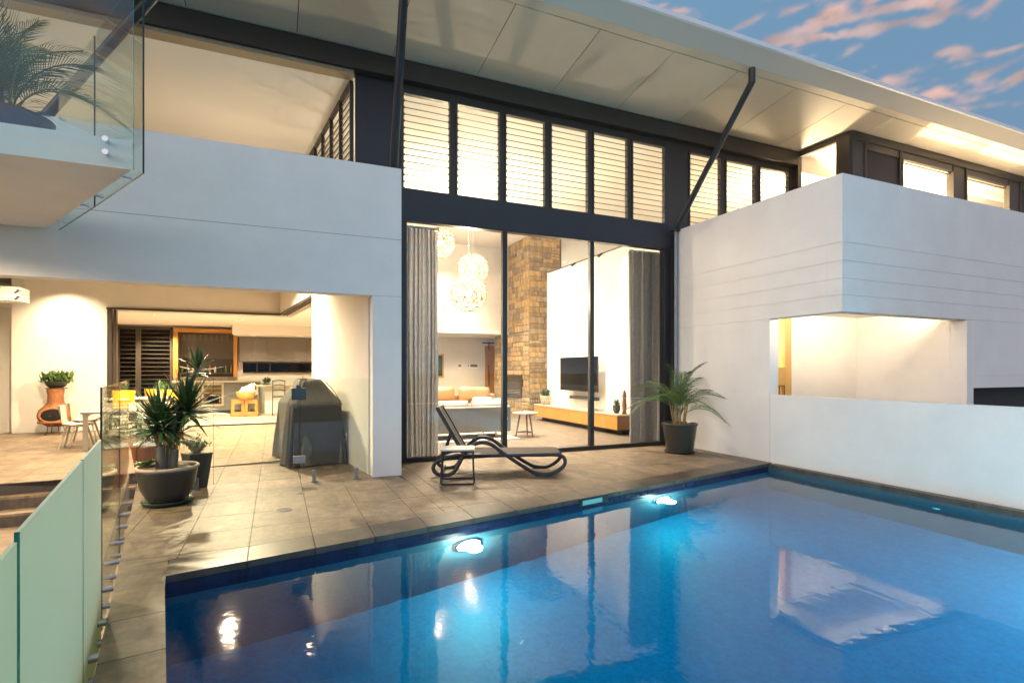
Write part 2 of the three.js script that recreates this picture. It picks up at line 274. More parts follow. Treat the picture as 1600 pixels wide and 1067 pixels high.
// ---------- glass fences ----------
{
  const off = (z, d) => [LX(z) - d * 0.987, z + d * 0.162];
  const fence = T('frosted_glass_fence', 'pale green frosted glass fence on the outer edge of the pool deck', 'fence', [LX(6), 0, 6]);
  const L = (p) => [p[0] - LX(6), p[1] - 6];
  const pane = (par, z0, z1, y0, y1, mat, edge, d = 0.055) => {
    const a = off(z0, d), b = off(z1, d), a2 = off(z0, d + 0.012), b2 = off(z1, d + 0.012), q = par === fence ? L : (p) => [p[0] - LX(2.4), p[1] - 2.4];
    const P = [a, b, b2, a2].map(q); M('panel', poly(P, y0, y1), mat, par).renderOrder = 0;
    const e = (p, r) => poly([p, r, [r[0] + 0.0005, r[1] + 0.006], [p[0] + 0.0005, p[1] + 0.006]], y0, y1);
    M('panel_edge', e(P[1], P[2]), edge, par);
    return P;
  };
  const pin = (par, z, y, r = 0.024) => { const a = off(z, -0.001), b = off(z, 0.074), o = par.position; M('standoff_pin', cyl([a[0] - o.x, y, a[1] - o.z], [b[0] - o.x, y, b[1] - o.z], r, r, 16), m.steel, par); };
  pane(fence, 4.5, 5.47, -0.3, 1.08, m.frost, m.tealEdge); pane(fence, 5.50, 6.95, -0.3, 1.08, m.frost, m.tealEdge); pane(fence, 6.99, 8.3, -0.3, 1.06, m.frost, m.tealEdge);
  for (const z of [4.75, 5.25, 5.75, 6.6, 7.3, 8.0]) for (const y of [-0.07, -0.2]) pin(fence, z, y);
  const clear = T('clear_glass_fence', 'clear glass pool fence with dark edges beside the potted plants', 'fence', [LX(2.4), 0, 2.4]);
  pane(clear, 2.62, 4.42, -0.25, 1.43, m.fence, m.edge); pane(clear, 0.85, 2.58, -0.25, 1.43, m.fence, m.edge);
  for (const z of [1.15, 1.75, 2.3, 2.9, 3.5, 4.15]) for (const y of [-0.06, -0.18]) pin(clear, z, y, 0.02);
  // fence across the covered terrace
  const gate = T('glass_gate_fence', 'clear glass fence and gate standing across the covered terrace', 'fence', [-1.66, 0, 1.02]);
  const seg = (x0, x1, y0 = 0.05) => { M('panel', B(x0 + 1.66, x1 + 1.66, y0, 1.43, -0.006, 0.006), m.fence, gate); M('panel_edge', B(x0 + 1.66, x0 + 1.664, y0, 1.43, -0.0065, 0.0065), m.edge, gate); };
  seg(-1.64, -0.70); seg(-2.69, -1.66, 0.06); seg(-3.52, -2.71);
  const spig = (x) => { M('spigot', mg([RB(x + 1.66 - 0.025, x + 1.66 + 0.025, 0, 0.16, -0.03, 0.03, 0.006), cyl([x + 1.66, 0, 0], [x + 1.66, 0.012, 0], 0.05, 0.05, 20)]), m.steel, gate); };
  [-1.46, -0.89, -2.88, -3.35].forEach(spig);
  M('hinge', mg([RB(-0.07, 0.09, 0.27, 0.37, -0.024, 0.024, 0.004), RB(-0.07, 0.09, 0.3, 0.34, -0.03, 0.03, 0.004)]), m.steel, gate);
  M('latch', mg([RB(-0.09, 0.10, 1.14, 1.30, -0.035, 0.035, 0.01), RB(-0.03, 0.03, 1.28, 1.34, -0.03, 0.03, 0.008)]), std([0.03, 0.05, 0.06], 0.35), gate);
  M('latch', RB(-1.1, -0.96, 1.12, 1.22, -0.03, 0.03, 0.01), m.black, gate);
}
// ---------- the house ----------
const house = T('house', 'white modern two-storey house with raked roof and tall glass doors', 'house');
const hm = (n, g, mat) => M(n, buv(g), mat, house);
const RO = (z) => 6.645 + 0.13 * z, RI = (z) => 6.275 + 0.012 * z;   // eaves soffit, raked ceiling
{ // beam wall and post of the covered terrace, in two bands with a shadow joint
  hm('front_wall', B(-9.5, -0.247, 3.468, 4.515, 0.80, 1.05), m.render);
  hm('front_wall', B(-9.5, -0.247, 2.629, 3.462, 0.80, 1.05), m.render);
  hm('wall_core', B(-9.4, -0.255, 2.7, 4.4, 0.81, 1.043), m.gap);
  hm('post', B(-0.664, -0.247, -0.004, 2.625, 0.80, 1.05), m.render);
  hm('wall_core', B(-0.656, -0.255, 2.6, 2.66, 0.81, 1.043), m.gap);
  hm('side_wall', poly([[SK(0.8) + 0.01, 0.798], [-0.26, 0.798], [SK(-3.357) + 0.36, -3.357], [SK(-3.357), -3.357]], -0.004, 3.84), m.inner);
  hm('side_wall', poly([[SK(-3.36), -3.36], [SK(-3.36) + 0.3, -3.36], [SK(-8.0) + 0.3, -8.25], [SK(-8.0), -8.0]], 3.17, 3.84), m.inner);
  hm('back_wall', B(-7.867, -5.95, -0.004, 3.84, -8.25, -8), m.inner);
  hm('back_wall', B(-5.95, SK(-8), 3.17, 3.84, -8.25, -8), m.inner);
  hm('outer_wall', B(-11.5, -8.9, -0.004, 0.9, -9.7, -9.4), m.inner);
  hm('outer_wall', B(-14, -7.7, 2.7, 3.84, -9.7, -9.4), m.inner);
  hm('outer_wall', B(-8.9, -7.7, -0.004, 1.05, -9.7, -9.4), m.inner);
  hm('outer_wall', B(-9.8, -9.5, -0.004, 3.84, -9.4, 0.80), m.inner);
  hm('floor_slab', poly([[-9.5, 0.79], [-0.26, 0.79], [SK(-3.36) + 0.3, -3.36], [SK(-8.2) + 0.4, -9.7], [-9.5, -9.7]], 3.845, 4.02), std([0.30, 0.26, 0.22], 0.8));
  const tr = M('door_track', mg([bar([-5.95, 3.145, -7.97], [SK(-7.97), 3.145, -7.97], 0.07, 0.05), bar([SK(-7.97), 3.145, -7.97], [SK(-3.38), 3.145, -3.38], 0.05, 0.05), bar([SK(-7.97) + 0.09, 3.145, -8.02], [SK(-3.38) + 0.09, 3.145, -3.38], 0.04, 0.05), bar([SK(-7.97) + 0.17, 3.145, -8.02], [SK(-3.38) + 0.17, 3.145, -3.38], 0.04, 0.05)]), m.bronze, house);
  M('door_frame', mg([B(-5.93, -5.84, 0, 3.12, -8.2, -7.96), B(-5.80, -5.755, 0, 3.12, -8.16, -8.02)]), m.bronze, house);
  M('door_frame', mg([bar([-5.75, 0.012, -8.05], [SK(-8) - 0.02, 0.012, -8.05], 0.12, 0.03), bar([SK(-8), 0.012, -8.0], [SK(-3.38), 0.012, -3.38], 0.12, 0.03)]), m.bronze, house);
  const pw = M('picture_window', mg([B(-9.9, -7.72, 1.06, 1.1, -9.62, -9.5), B(-9.9, -7.72, 2.64, 2.69, -9.62, -9.5)]), m.bronze, house);
  M('pane', B(-9.9, -7.72, 1.1, 2.64, -9.565, -9.555), m.glass, pw);
}
{ // living room shell
  hm('living_floor', poly([[-0.2, 0.0], [9.2, 0.0], [9.2, -14.2], [0.1, -14.2], [0.1, -3.4]], -0.4, -0.003), std([0.135, 0.120, 0.102], 0.5, { map: stoneMap, bumpMap: stoneBump, bumpScale: 0.001 }));
  hm('inner_wall', B(0.1, 0.35, -0.004, 6.17, -13.0, -3.4), m.inner);
  hm('inner_wall', B(-0.26, 0.0, 0, 4.02, -3.4, -0.1), m.inner);
  hm('inner_wall', B(-0.3, 0.36, 0, 4.02, -3.42, -3.3), m.inner);
  hm('television_wall', B(6.0, 6.2, -0.004, 4.66, -6.3, -0.12), m.inner);
  hm('inner_wall', B(8.6, 8.8, -0.004, 2.88, -9.4, -0.12), m.inner);
  hm('inner_wall', B(0.35, 7.2, 3.0, 5.07, -9.75, -9.51), m.inner);             // bulkhead between tall and low room, set back above a ledge
  hm('inner_wall', B(0.35, 7.2, 5.074, 6.19, -10.1, -9.86), m.inner); hm('ledge', B(0.35, 7.2, 5.03, 5.069, -9.9, -9.752), m.inner);
  hm('inner_wall', B(7.6, 10.6, 2.9, 6.12, -13.2, -13.0), m.inner); hm('inner_wall', B(10.4, 10.6, 2.9, 6.2, -13.0, -0.1), m.inner); hm('upper_floor', B(8.8, 10.4, 2.88, 3.0, -13.0, -0.2), m.ceil);
  hm('low_ceiling', B(0.35, 9.2, 2.88, 3.0, -12.2, -9.49), m.ceil);
  hm('inner_wall', B(0.35, 9.2, -0.004, 3.0, -12.4, -12.2), m.inner);
  hm('inner_wall', B(9.0, 9.2, -0.004, 3.0, -12.2, -9.4), m.inner);
  // raked ceilings and roof
  const prof = (pts, x0, x1) => new THREE.ExtrudeGeometry(new THREE.Shape(pts.map(([z, y]) => new THREE.Vector2(-z, y))), { depth: x1 - x0, bevelEnabled: false }).rotateY(Math.PI / 2).translate(x0, 0, 0);
  const roof = M('roof', buv(prof([[0.0, RO(0) + 0.012], [1.99, RO(1.99) + 0.012], [2.2, 7.12], [2.2, 7.19], [-14.5, 6.75], [-14.5, RI(-14.5)], [-0.02, RI(-0.02)], [-0.02, 6.5]], -10.5, 24)), m.ceil, house);
  const cuts = []; for (let k = -4; k < 17; k++) cuts.push(1.262 + 1.456 * k);
  for (let k = 0; k < cuts.length - 1; k++) M('soffit_panel', buv(prof([[0.17, RO(0.17)], [1.815, RO(1.815)], [1.815, RO(1.815) + 0.011], [0.17, RO(0.17) + 0.011]], cuts[k] + 0.006, cuts[k + 1] - 0.006)), m.soffit, roof);
  M('eaves_strip', buv(prof([[1.828, RO(1.828)], [1.985, RO(1.985)], [1.985, RO(1.985) + 0.01], [1.828, RO(1.828) + 0.01]], -10.5, 24)), m.soffit, roof);
  M('fascia', buv(prof([[1.986, RO(1.986)], [2.206, 7.115], [2.206, 7.2], [2.2, 7.2], [2.196, 7.122], [1.98, RO(1.986) + 0.01]], -10.5, 24)), m.fascia, roof);
  M('gutter_edge', buv(prof([[2.206, 7.116], [2.235, 7.13], [2.235, 7.205], [2.15, 7.215], [2.15, 7.2], [2.206, 7.2]], -10.5, 24)), m.roofmetal, roof);
  M('gap_backing', buv(prof([[0.17, RO(0.17) + 0.0115], [1.985, RO(1.985) + 0.0115], [1.985, RO(1.985) + 0.0118], [0.17, RO(0.17) + 0.0118]], -10.5, 24)), m.gap, roof);
  hm('eaves_beam', B(-10.4, 9.29, 6.335, RO(0.08), 0.005, 0.165), m.bronze);
  hm('ceiling_trim', B(-10.4, -0.80, 6.27, 6.334, -0.12, 0.1), std([0.32, 0.25, 0.16], 0.6));
  // upper terrace enclosure on the left
  const sl = (z) => -0.797 + 0.13 * z;
  hm('upper_wall', B(-10.4, 0.3, 4.0, 6.18, -7.2, -7.0), m.inner);
  hm('upper_wall', B(-1.36, 0.34, 4.021, 6.22, -3.95, -3.8), m.inner); hm('upper_wall', B(-10.6, -10.4, 4.0, 6.3, -7.2, 0.1), m.inner);
  hm('dark_panel', B(-0.767, -0.03, 3.9, 6.33, -0.06, 0.02), m.dark);
  // raked side louvres beside the upper terrace
  for (let k = 0; k < 5; k++) {
    const z0 = -0.12 - 0.72 * k, z1 = z0 - 0.66, w = M('louvre_window', mg([bar([sl(z0), 4.02, z0], [sl(z0), RI(z0) - 0.06, z0], 0.06, 0.06), bar([sl(z0), RI(z0) - 0.03, z0], [sl(z1), RI(z1) - 0.03, z1], 0.06, 0.08)]), m.bronze, house);
    for (let j = 0; j < 15; j++) { const y = 4.45 + 0.118 * j; if (y < RI(z1) - 0.16) M('blade', mg([bar([sl(z0) + 0.01, y + 0.055, z0 - 0.04], [sl(z1) + 0.01, y + 0.055, z1 + 0.02], 0.006, 0.112)]), m.blade, w), M('blade_rail', bar([sl(z0) - 0.002, y, z0 - 0.04], [sl(z1) - 0.002, y, z1 + 0.02], 0.016, 0.012), m.bronze, w); }
  }
  
}
{ // tall sliding doors
  const d = M('sliding_door', mg([B(-0.06, 0.055, 0, 4.08, -0.08, 0.06), B(0.055, 5.41, 0.0, 0.075, -0.08, 0.06), B(5.41, 5.56, 0, 4.08, -0.08, 0.06), B(0.055, 5.41, 4.045, 4.08, -0.08, 0.06)]), m.black, house);
  for (const x of [1.847, 3.689]) M('mullion', B(x - 0.045, x + 0.045, 0.075, 4.045, -0.055, 0.035), m.black, d);
  [[0.055, 1.80], [1.894, 3.643], [3.735, 5.41]].forEach(([a, b], i) => M('pane', B(a, b, 0.076, 4.044, -0.025, -0.015), m.glass, d));
  M('safety_marking', mg(Array.from({ length: 110 }, (_, i) => new THREE.CylinderGeometry(0.006, 0.006, 0.001, 6).rotateX(Math.PI / 2).scale(1, 2.2, 1).translate(0.1 + i * 0.048, 0.98, -0.013)).filter((g, i) => ![36, 37, 74, 75].includes(i))), m.white, d);
  hm('transom_beam', B(-0.06, 5.56, 4.083, 4.572, -0.06, 0.05), m.dark);
  hm('transom_beam', B(5.5, 9.28, 4.083, 4.572, -0.06, 0.03), m.dark);
  const bays = [[0.01, 0.812], [0.951, 1.734], [1.872, 2.653], [2.802, 3.587], [3.732, 4.516], [4.656, 5.447], [6.127, 6.971], [7.157, 8.004], [8.183, 9.07]];
  for (const [a, b] of bays) {
    const w = M('louvre_window', mg([B(a - 0.035, a, 4.575, 6.2, -0.05, 0.04), B(b, b + 0.035, 4.575, 6.2, -0.05, 0.04), B(a - 0.035, b + 0.035, 6.17, 6.20, -0.05, 0.041), B(a, b, 4.573, 4.59, -0.05, 0.041)]), m.bronze, house);
    for (let k = 0; k < 14; k++) {
      const y = 4.592 + k * 0.1125, g = B(a + 0.012, b - 0.012, 0, 0.118, -0.003, 0.003).rotateX(-0.13).translate(0, y, 0.012);
      const bl = M('blade', g, m.blade, w);
      M('blade_clip', mg([B(a, a + 0.022, y - 0.012, y + 0.014, -0.006, 0.026), B(b - 0.022, b, y - 0.012, y + 0.014, -0.006, 0.026), B(a, b, y - 0.004, y + 0.005, 0.006, 0.020)]), m.bronze, w);
    }
  }
  for (let i = 0; i < bays.length - 1; i++) { const a = bays[i][1] + 0.036, b = bays[i + 1][0] - 0.036; if (b > a) hm('window_post', B(a, b, 4.573, 6.334, -0.06, 0.02), m.bronze); }
  hm('window_post', B(9.106, 9.285, 4.573, 6.334, -0.06, 0.02), m.bronze);
  hm('head_panel', B(-0.03, 9.28, 6.201, 6.334, -0.06, 0.015), m.bronze);
  hm('corner_post', B(5.561, 5.63, 0, 4.08, -0.1, 0.15), m.dark); hm('front_infill', B(5.632, 9.28, -0.004, 4.08, -0.1, 0.135), m.inner);
  const dp = M('downpipe', cyl([5.60, 0.0, 0.2], [5.60, 4.5, 0.2], 0.035, 0.035, 16), std([0.22, 0.235, 0.26], 0.4), house);
}
// raking steel struts under the eaves
const strut = (a, b, r, top) => { const s = M('roof_strut', mg([cyl(a, b, r, r, 18), cyl(b, [b[0], top, b[2]], r * 1.02, r * 1.02, 18), new THREE.SphereGeometry(r * 1.02, 14, 10).translate(...b)]), m.strut, house); M('foot_plate', cyl(a, [a[0], a[1] - 0.012, a[2]], r * 1.8, r * 1.8, 18), m.strut, s); };
strut([-0.33, 4.53, 0.88], [-0.40, 6.66, 1.96], 0.062, 6.9); strut([5.585, 4.42, 0.2], [5.80, 6.66, 1.95], 0.058, 6.9); strut([-4.42, 4.53, 0.98], [-2.55, 6.66, 1.98], 0.06, 6.9);
{ // white block on the right
  for (const [y0, y1] of [[2.412, 2.654], [2.660, 2.898], [2.904, 3.160], [3.166, 3.432], [3.438, 4.44]]) {
    hm('block_wall', B(WALLX, WALLX + 0.25, y0, y1, 0.14, 3.456), m.render);
    hm('block_wall', B(WALLX, 20, y0, y1, 3.457, 3.707), m.render);
  }
  hm('wall_core', B(WALLX + 0.008, WALLX + 0.24, 2.45, 4.4, 0.2, 3.5), m.inner); hm('wall_core', B(WALLX + 0.01, 19.9, 2.45, 4.4, 3.48, 3.699), m.inner);
  hm('block_slab', B(WALLX + 0.252, 20, 2.60, 2.74, 0.14, 3.455), m.inner);
  hm('block_wall', B(WALLX, WALLX + 0.205, -0.004, 2.409, 0.14, 2.437), m.render);
  hm('recess_wall', B(6.96, 8.853, -0.3, 2.598, 1.6, 1.8), m.inner);
  hm('recess_wall', B(8.853, 9.05, -0.3, 2.408, 3.456, 3.704), m.render); hm('recess_wall', B(8.853, 9.05, -0.3, 2.598, 1.6, 3.454), m.render);
  hm('recess_wall', B(5.872, 6.55, -0.3, 2.598, 1.6, 1.8), m.inner);
  hm('recess_floor', B(5.88, 8.85, -0.3, 0, 1.81, 3.7), m.tile[1]);
  hm('block_wall', B(9.051, 20, 1.448, 2.409, 3.457, 3.707), m.render); hm('block_wall', B(9.051, 20, 1.24, 1.443, 3.457, 3.707), m.render); hm('wall_core', B(9.06, 19.9, 1.3, 2.35, 3.48, 3.70), m.inner);
  hm('garage_door', B(9.051, 20, -1.7, 1.24, 3.2, 3.26), std([0.03, 0.027, 0.025], 0.5));
  const w = M('timber_window', mg([B(6.79, 6.958, 0, 2.597, 1.70, 1.82), B(6.55, 6.958, 1.26, 1.6, 1.71, 1.815), B(6.551, 6.60, 0, 2.597, 1.70, 1.82)]), m.pine, house);
  M('pane', B(6.60, 6.79, 1.6, 2.597, 1.74, 1.745), m.glass, w); for (const x of [6.64, 6.71, 6.78]) M('slat', B(x - 0.018, x + 0.018, 0, 1.26, 1.72, 1.79), m.pine, w);
  hm('inner_wall', B(6.0, 7.6, 0, 2.6, 0.2, 0.3), m.inner);
  // upper storey box above
  const xa = (z) => 9.285 + 0.3 * z, q = [xa(1.16), 1.16];
  hm('upper_floor', B(9.3, 20, 3.9, 4.1, -6, 3.4), m.ceil);
  const fr = (a, b, w2 = 0.1, h = 0.1) => bar(a, b, w2, h);
  hm('corner_post', poly([[9.55, 0.99], [9.722, 0.99], [9.722, 1.215], [9.60, 1.215]], 4.1, RO(1.1) + 0.004), m.bronze);
  const sw = M('side_window', mg([fr([xa(0.08), 4.1, 0.08], [xa(0.08), RO(0.08) - 0.03, 0.08], 0.12, 0.16), fr([xa(0.1), RO(0.1) - 0.06, 0.1], [xa(1.1), RO(1.1) - 0.06, 1.1], 0.1, 0.13), fr([xa(1.04), 4.1, 1.04], [xa(1.04), RO(1.04) - 0.1, 1.04], 0.14, 0.3)]), m.bronze, house);
  M('pane', poly([[xa(0.16), 0.16], [xa(0.94), 0.94], [xa(0.94) + 0.01, 0.94], [xa(0.16) + 0.01, 0.16]], 4.1, 6.55), m.glass, sw);
  const zf = 1.16, wins = [[9.72, 10.02, 'post'], [10.05, 11.33, 'screen'], [11.36, 13.45, 'pane'], [13.45, 13.93, 'post'], [13.96, 16.0, 'pane2'], [16.0, 16.5, 'post'], [16.5, 18.5, 'screen'], [18.5, 20, 'post']];
  hm('head_panel', B(9.72, 20, 6.62, RO(zf) - 0.004, zf - 0.08, zf + 0.06), m.bronze);
  for (const [a, b, k] of wins) {
    if (k === 'post') hm('window_post', B(a, b, 4.1, 6.62, zf - 0.1, zf + 0.02), m.bronze);
    else {
      const f = M('upper_window', mg([B(a, a + 0.05, 4.1, 6.62, zf - 0.06, zf + 0.05), B(b - 0.05, b, 4.1, 6.62, zf - 0.06, zf + 0.05), B(a + 0.05, b - 0.05, 6.46, 6.62, zf - 0.07, zf + 0.03), B(a + 0.05, b - 0.05, 6.40, 6.43, zf - 0.09, zf - 0.04)]), m.bronze, house);
      if (k === 'screen') M('insect_screen', B(a + 0.05, b - 0.05, 4.1, 6.46, zf - 0.01, zf), std([0.035, 0.03, 0.028], 0.8), f);
      else M('pane', B(a + 0.05, b - 0.05, 4.1, 6.40, zf - 0.035, zf - 0.025), m.glass, f);
      if (k === 'pane2') M('safety_rail', mg([B(a - 0.3, b + 3, 4.98, 5.04, zf + 0.05, zf + 0.09), B(a - 0.2, a - 0.16, 4.2, 5.0, zf + 0.05, zf + 0.09), B(b - 0.2, b - 0.16, 4.2, 5.0, zf + 0.05, zf + 0.09)]), m.bronze, f);
    }
  }
  hm('upper_wall', B(10.6, 20, 4.1, 6.2, -4.2, -4.0), m.inner); hm('upper_wall', B(13.5, 13.62, 4.1, 6.5, -4, 1.0), m.inner); hm('upper_wall', B(10.62, 10.7, 4.1, 6.2, -4.0, 0.9), m.inner);
  hm('upper_wall', B(19.9, 20.0, 4.1, 6.6, -4, 3.4), m.inner);
}
// long low wall beside the pool
{ const w = T('pool_boundary_wall', 'long low white rendered wall along the right side of the pool', 'wall', [WALLX, -0.07, 2.44]); M('wall_body', buv(B(0, 0.2, 0, 1.198, 0.004, 9.56)), m.render, w); }
// ---------- near balcony at upper left ----------
{
  const b = T('balcony', 'white projecting balcony slab with a clear glass balustrade at upper left', 'balcony', [-4.39, 3.197, 1.06]);
  const q = (x, z) => [x + 4.39, z - 1.06];
  M('slab', buv(poly([q(-3.03, 3.66), q(-4.39, 1.062), q(-9.5, 1.062), q(-9.5, 3.66)], 0, 0.235)), m.render, b);
  M('glass_panel', B(-5.1, 1.384, -0.02, 1.6, 2.655, 2.667), m.fence, b); M('panel_edge', B(1.384, 1.387, -0.02, 1.6, 2.655, 2.667), m.tealEdge, b);
  const pan = (x0, z0, x1, z1) => { const A = q(x0, z0), C = q(x1, z1), n = [0.885 * 0.012, -0.465 * 0.012]; M('glass_panel', poly([A, C, [C[0] + n[0], C[1] + n[1]], [A[0] + n[0], A[1] + n[1]]], -0.06, 1.6), m.fence, b); M('panel_edge', mg([poly([A, [A[0] + n[0], A[1] + n[1]], [A[0] + n[0] + 0.002, A[1] + n[1] + 0.003], [A[0] + 0.002, A[1] + 0.003]], -0.06, 1.6), poly([A, C, [C[0] + n[0], C[1] + n[1]], [A[0] + n[0], A[1] + n[1]]], -0.064, -0.061)]), m.edge, b); };
  pan(-2.93, 3.80, -3.54, 2.60); pan(-3.565, 2.55, -4.2, 1.33);
  const bolt = (x, z, y, nx, nz, l) => { const a = q(x, z); M('standoff_bolt', mg([cyl([a[0], y, a[1]], [a[0] + nx * l, y, a[1] + nz * l], 0.016, 0.016, 14), cyl([a[0] + nx * (l - 0.004), y, a[1] + nz * (l - 0.004)], [a[0] + nx * (l + 0.016), y, a[1] + nz * (l + 0.016)], 0.024, 0.022, 18)]), m.chrome, b); };
  for (const x of [-3.19, -4.3]) for (const y of [0.195, 0.09]) bolt(x, 3.66, y, 0, 1, 0.075);
  for (const t of [0.12, 0.4, 0.56, 0.88]) for (const y of [0.18, 0.04]) bolt(mix(-3.03, -4.39, t), mix(3.66, 1.06, t), y, 0.885, -0.465, 0.085);
  const c = T('far_balcony', 'small white balcony edge with bolted glass at the far left', 'balcony', [-7.2, 2.95, -5]);
  M('slab', buv(B(-1.8, 0.5, 0, 0.28, -0.5, 0)), m.render, c); M('glass_panel', B(-1.8, -0.02, -0.02, 0.95, 0.05, 0.06), m.fence, c); M('glass_panel', B(0, 0.6, -0.02, 0.95, 0.05, 0.06), m.fence, c);
  for (const x of [-0.15, 0.15, 0.5]) for (const y of [0.07, 0.2]) M('standoff_bolt', cyl([x, y, -0.005], [x, y, 0.075], 0.02, 0.02, 12), m.steel, c);
}
// ---------- lamps ----------
function downlight(x, y, z, label, k, ang = 1.15, group = 'recessed ceiling downlights', tilt = [0, -1, 0], glowK = 14, soft = 0.7) {
  const o = T('downlight', label, 'downlight', [x, y, z], 0, group);
  M('trim', new THREE.TorusGeometry(0.056, 0.012, 8, 24).rotateX(Math.PI / 2).translate(0, -0.004, 0), m.white, o);
  M('lens', new THREE.CylinderGeometry(0.05, 0.05, 0.01, 20).translate(0, -0.004, 0), lamp([1, 0.82, 0.55], glowK), o);
  const s = new THREE.SpotLight(label.startsWith('living') ? new THREE.Color(1, 0.83, 0.60) : WARMC, k, 0, ang, soft); s.position.set(0, -0.03, 0); s.target.position.set(tilt[0], tilt[1], tilt[2]); s.shadow.radius = 4; s.castShadow = true; o.add(s, s.target);
  return o;
}
// living room: raked ceiling
[[1.4, -1.9, 'nearest the left curtain'], [3.3, -2.7, 'nearest the right curtain'], [1.3, -5.6, 'above the far end of the rug'], [4.6, -5.2, 'in front of the television wall'], [3.2, -8.3, 'before the upper bulkhead'], [9.25, -11.0, 'far beyond the television wall top']].forEach(([x, z, l]) => downlight(x, RI(z) - 0.004, z, 'living room ceiling downlight ' + l, 330, 0.86));
[[4.9, -10.55, 'in the low ceiling before the picture wall'], [2.2, -10.9, 'in the low ceiling at far left']].forEach(([x, z, l]) => downlight(x, 2.876, z, 'downlight ' + l, 46));
// kitchen
[[-5.05, -8.75, 'just inside the wide doorway'], [-5.64, -12.3, 'before the dark louvred door'], [-2.9, -9.4, 'above the timber stools'], [-1.2, -6.2, 'near the white side wall']].forEach(([x, z, l]) => downlight(x, 3.096, z, 'kitchen ceiling downlight ' + l, 165));
[[-2.65, -12.0, 'left'], [-1.1, -12.0, 'right']].forEach(([x, z, l]) => downlight(x, 2.76, z, 'small downlight over the grey wall cupboards, ' + l + ' one', 16));
// covered terrace
[[-6.75, -7.35, 'washing the wall above the clay stove', 40], [-3.4, -6.6, 'before the kitchen doorway', 34], [-5.6, -3.6, 'above the dining table', 70], [-2.86, -3.96, 'in the middle of the terrace', 135], [-1.3, -2.6, 'beside the white side wall', 40], [-5.8, -0.3, 'above the terrace steps', 40]].forEach(([x, z, l, k]) => downlight(x, 3.842, z, 'terrace ceiling downlight ' + l, k * 1.65, k > 59 ? 1.42 : 1.15, undefined, undefined, undefined, k > 59 ? 0.25 : 0.7));
// under the near balcony, out of view
downlight(-5.3, 3.193, 2.5, 'downlight under the near balcony slab', 110, 1.4);
// upper terrace: small bowl uplights on the floor behind the parapet
[[-6.4, -2.4, 'left'], [-2.6, -2.6, 'right']].forEach(([x, z, l]) => {
  const o = T('floor_uplight', 'bowl uplight behind the terrace parapet, ' + l + ' one', 'uplight', [x, 4.02, z], 0, 'uplights on the upper terrace');
  M('bowl', lathe([[0.03, 0], [0.1, 0.01], [0.13, 0.1], [0.12, 0.1], [0.09, 0.02], [0.02, 0.015]], 24), m.black, o); M('bulb', new THREE.SphereGeometry(0.05, 16, 12).translate(0, 0.09, 0), lamp([1, 0.8, 0.55], 12), o);
  const p = new THREE.PointLight(new THREE.Color(1, 0.74, 0.45), 7.5); p.position.set(0, 0.09, 0); p.castShadow = true; o.add(p);
});
// upper rooms on the right
[[11.9, 0.05, 'behind the first wide window', 26], [14.7, 0.05, 'behind the curtained window', 26], [9.95, -0.4, 'beside the corner window', 16]].forEach(([x, z, l, k]) => {
  const o = T('ceiling_globe', 'round hanging lamp in the upper room ' + l, 'ceiling lamp', [x, 5.3, z], 0, 'lamps of the upper rooms');
  M('globe', new THREE.SphereGeometry(0.14, 24, 16), lamp([1, 0.85, 0.6], 6), o); M('mount', cyl([0, 0.1, 0], [0, RI(z) - 5.3, 0], 0.02, 0.02), m.white, o);
  const p = new THREE.PointLight(new THREE.Color(1, 0.76, 0.46), k * 4); p.shadow.radius = 7; p.castShadow = true; o.add(p);
});
// recess of the white block: light strip under the slab
{
  const o = T('strip_light', 'thin light strip behind the front lip of the white recess', 'strip light', [7.3, 2.5, 3.452]);
  M('channel', B(-1.2, 1.2, -0.06, 0.06, -0.012, 0.0), m.white, o); M('diffuser', B(-1.18, 1.18, -0.05, 0.05, -0.018, -0.0125), lamp([1, 0.84, 0.6], 2), o);
  const r = new THREE.RectAreaLight(new THREE.Color(1, 0.80, 0.56), 270, 2.34, 0.1); r.position.set(0, 0, -0.022); r.rotation.x = 0.7; o.add(r);
  const g2 = T('side_lamp', 'lamp glowing behind the narrow timber window', 'lamp', [6.7, 2.2, 1.0]); M('bulb', new THREE.SphereGeometry(0.08, 16, 12), lamp([1, 0.85, 0.6], 8), g2);
  M('mount', cyl([0, 0.06, 0], [0, 0.22, 0], 0.012), m.white, g2);
  const p = new THREE.PointLight(WARMC, 22); p.castShadow = true; g2.add(p);
}
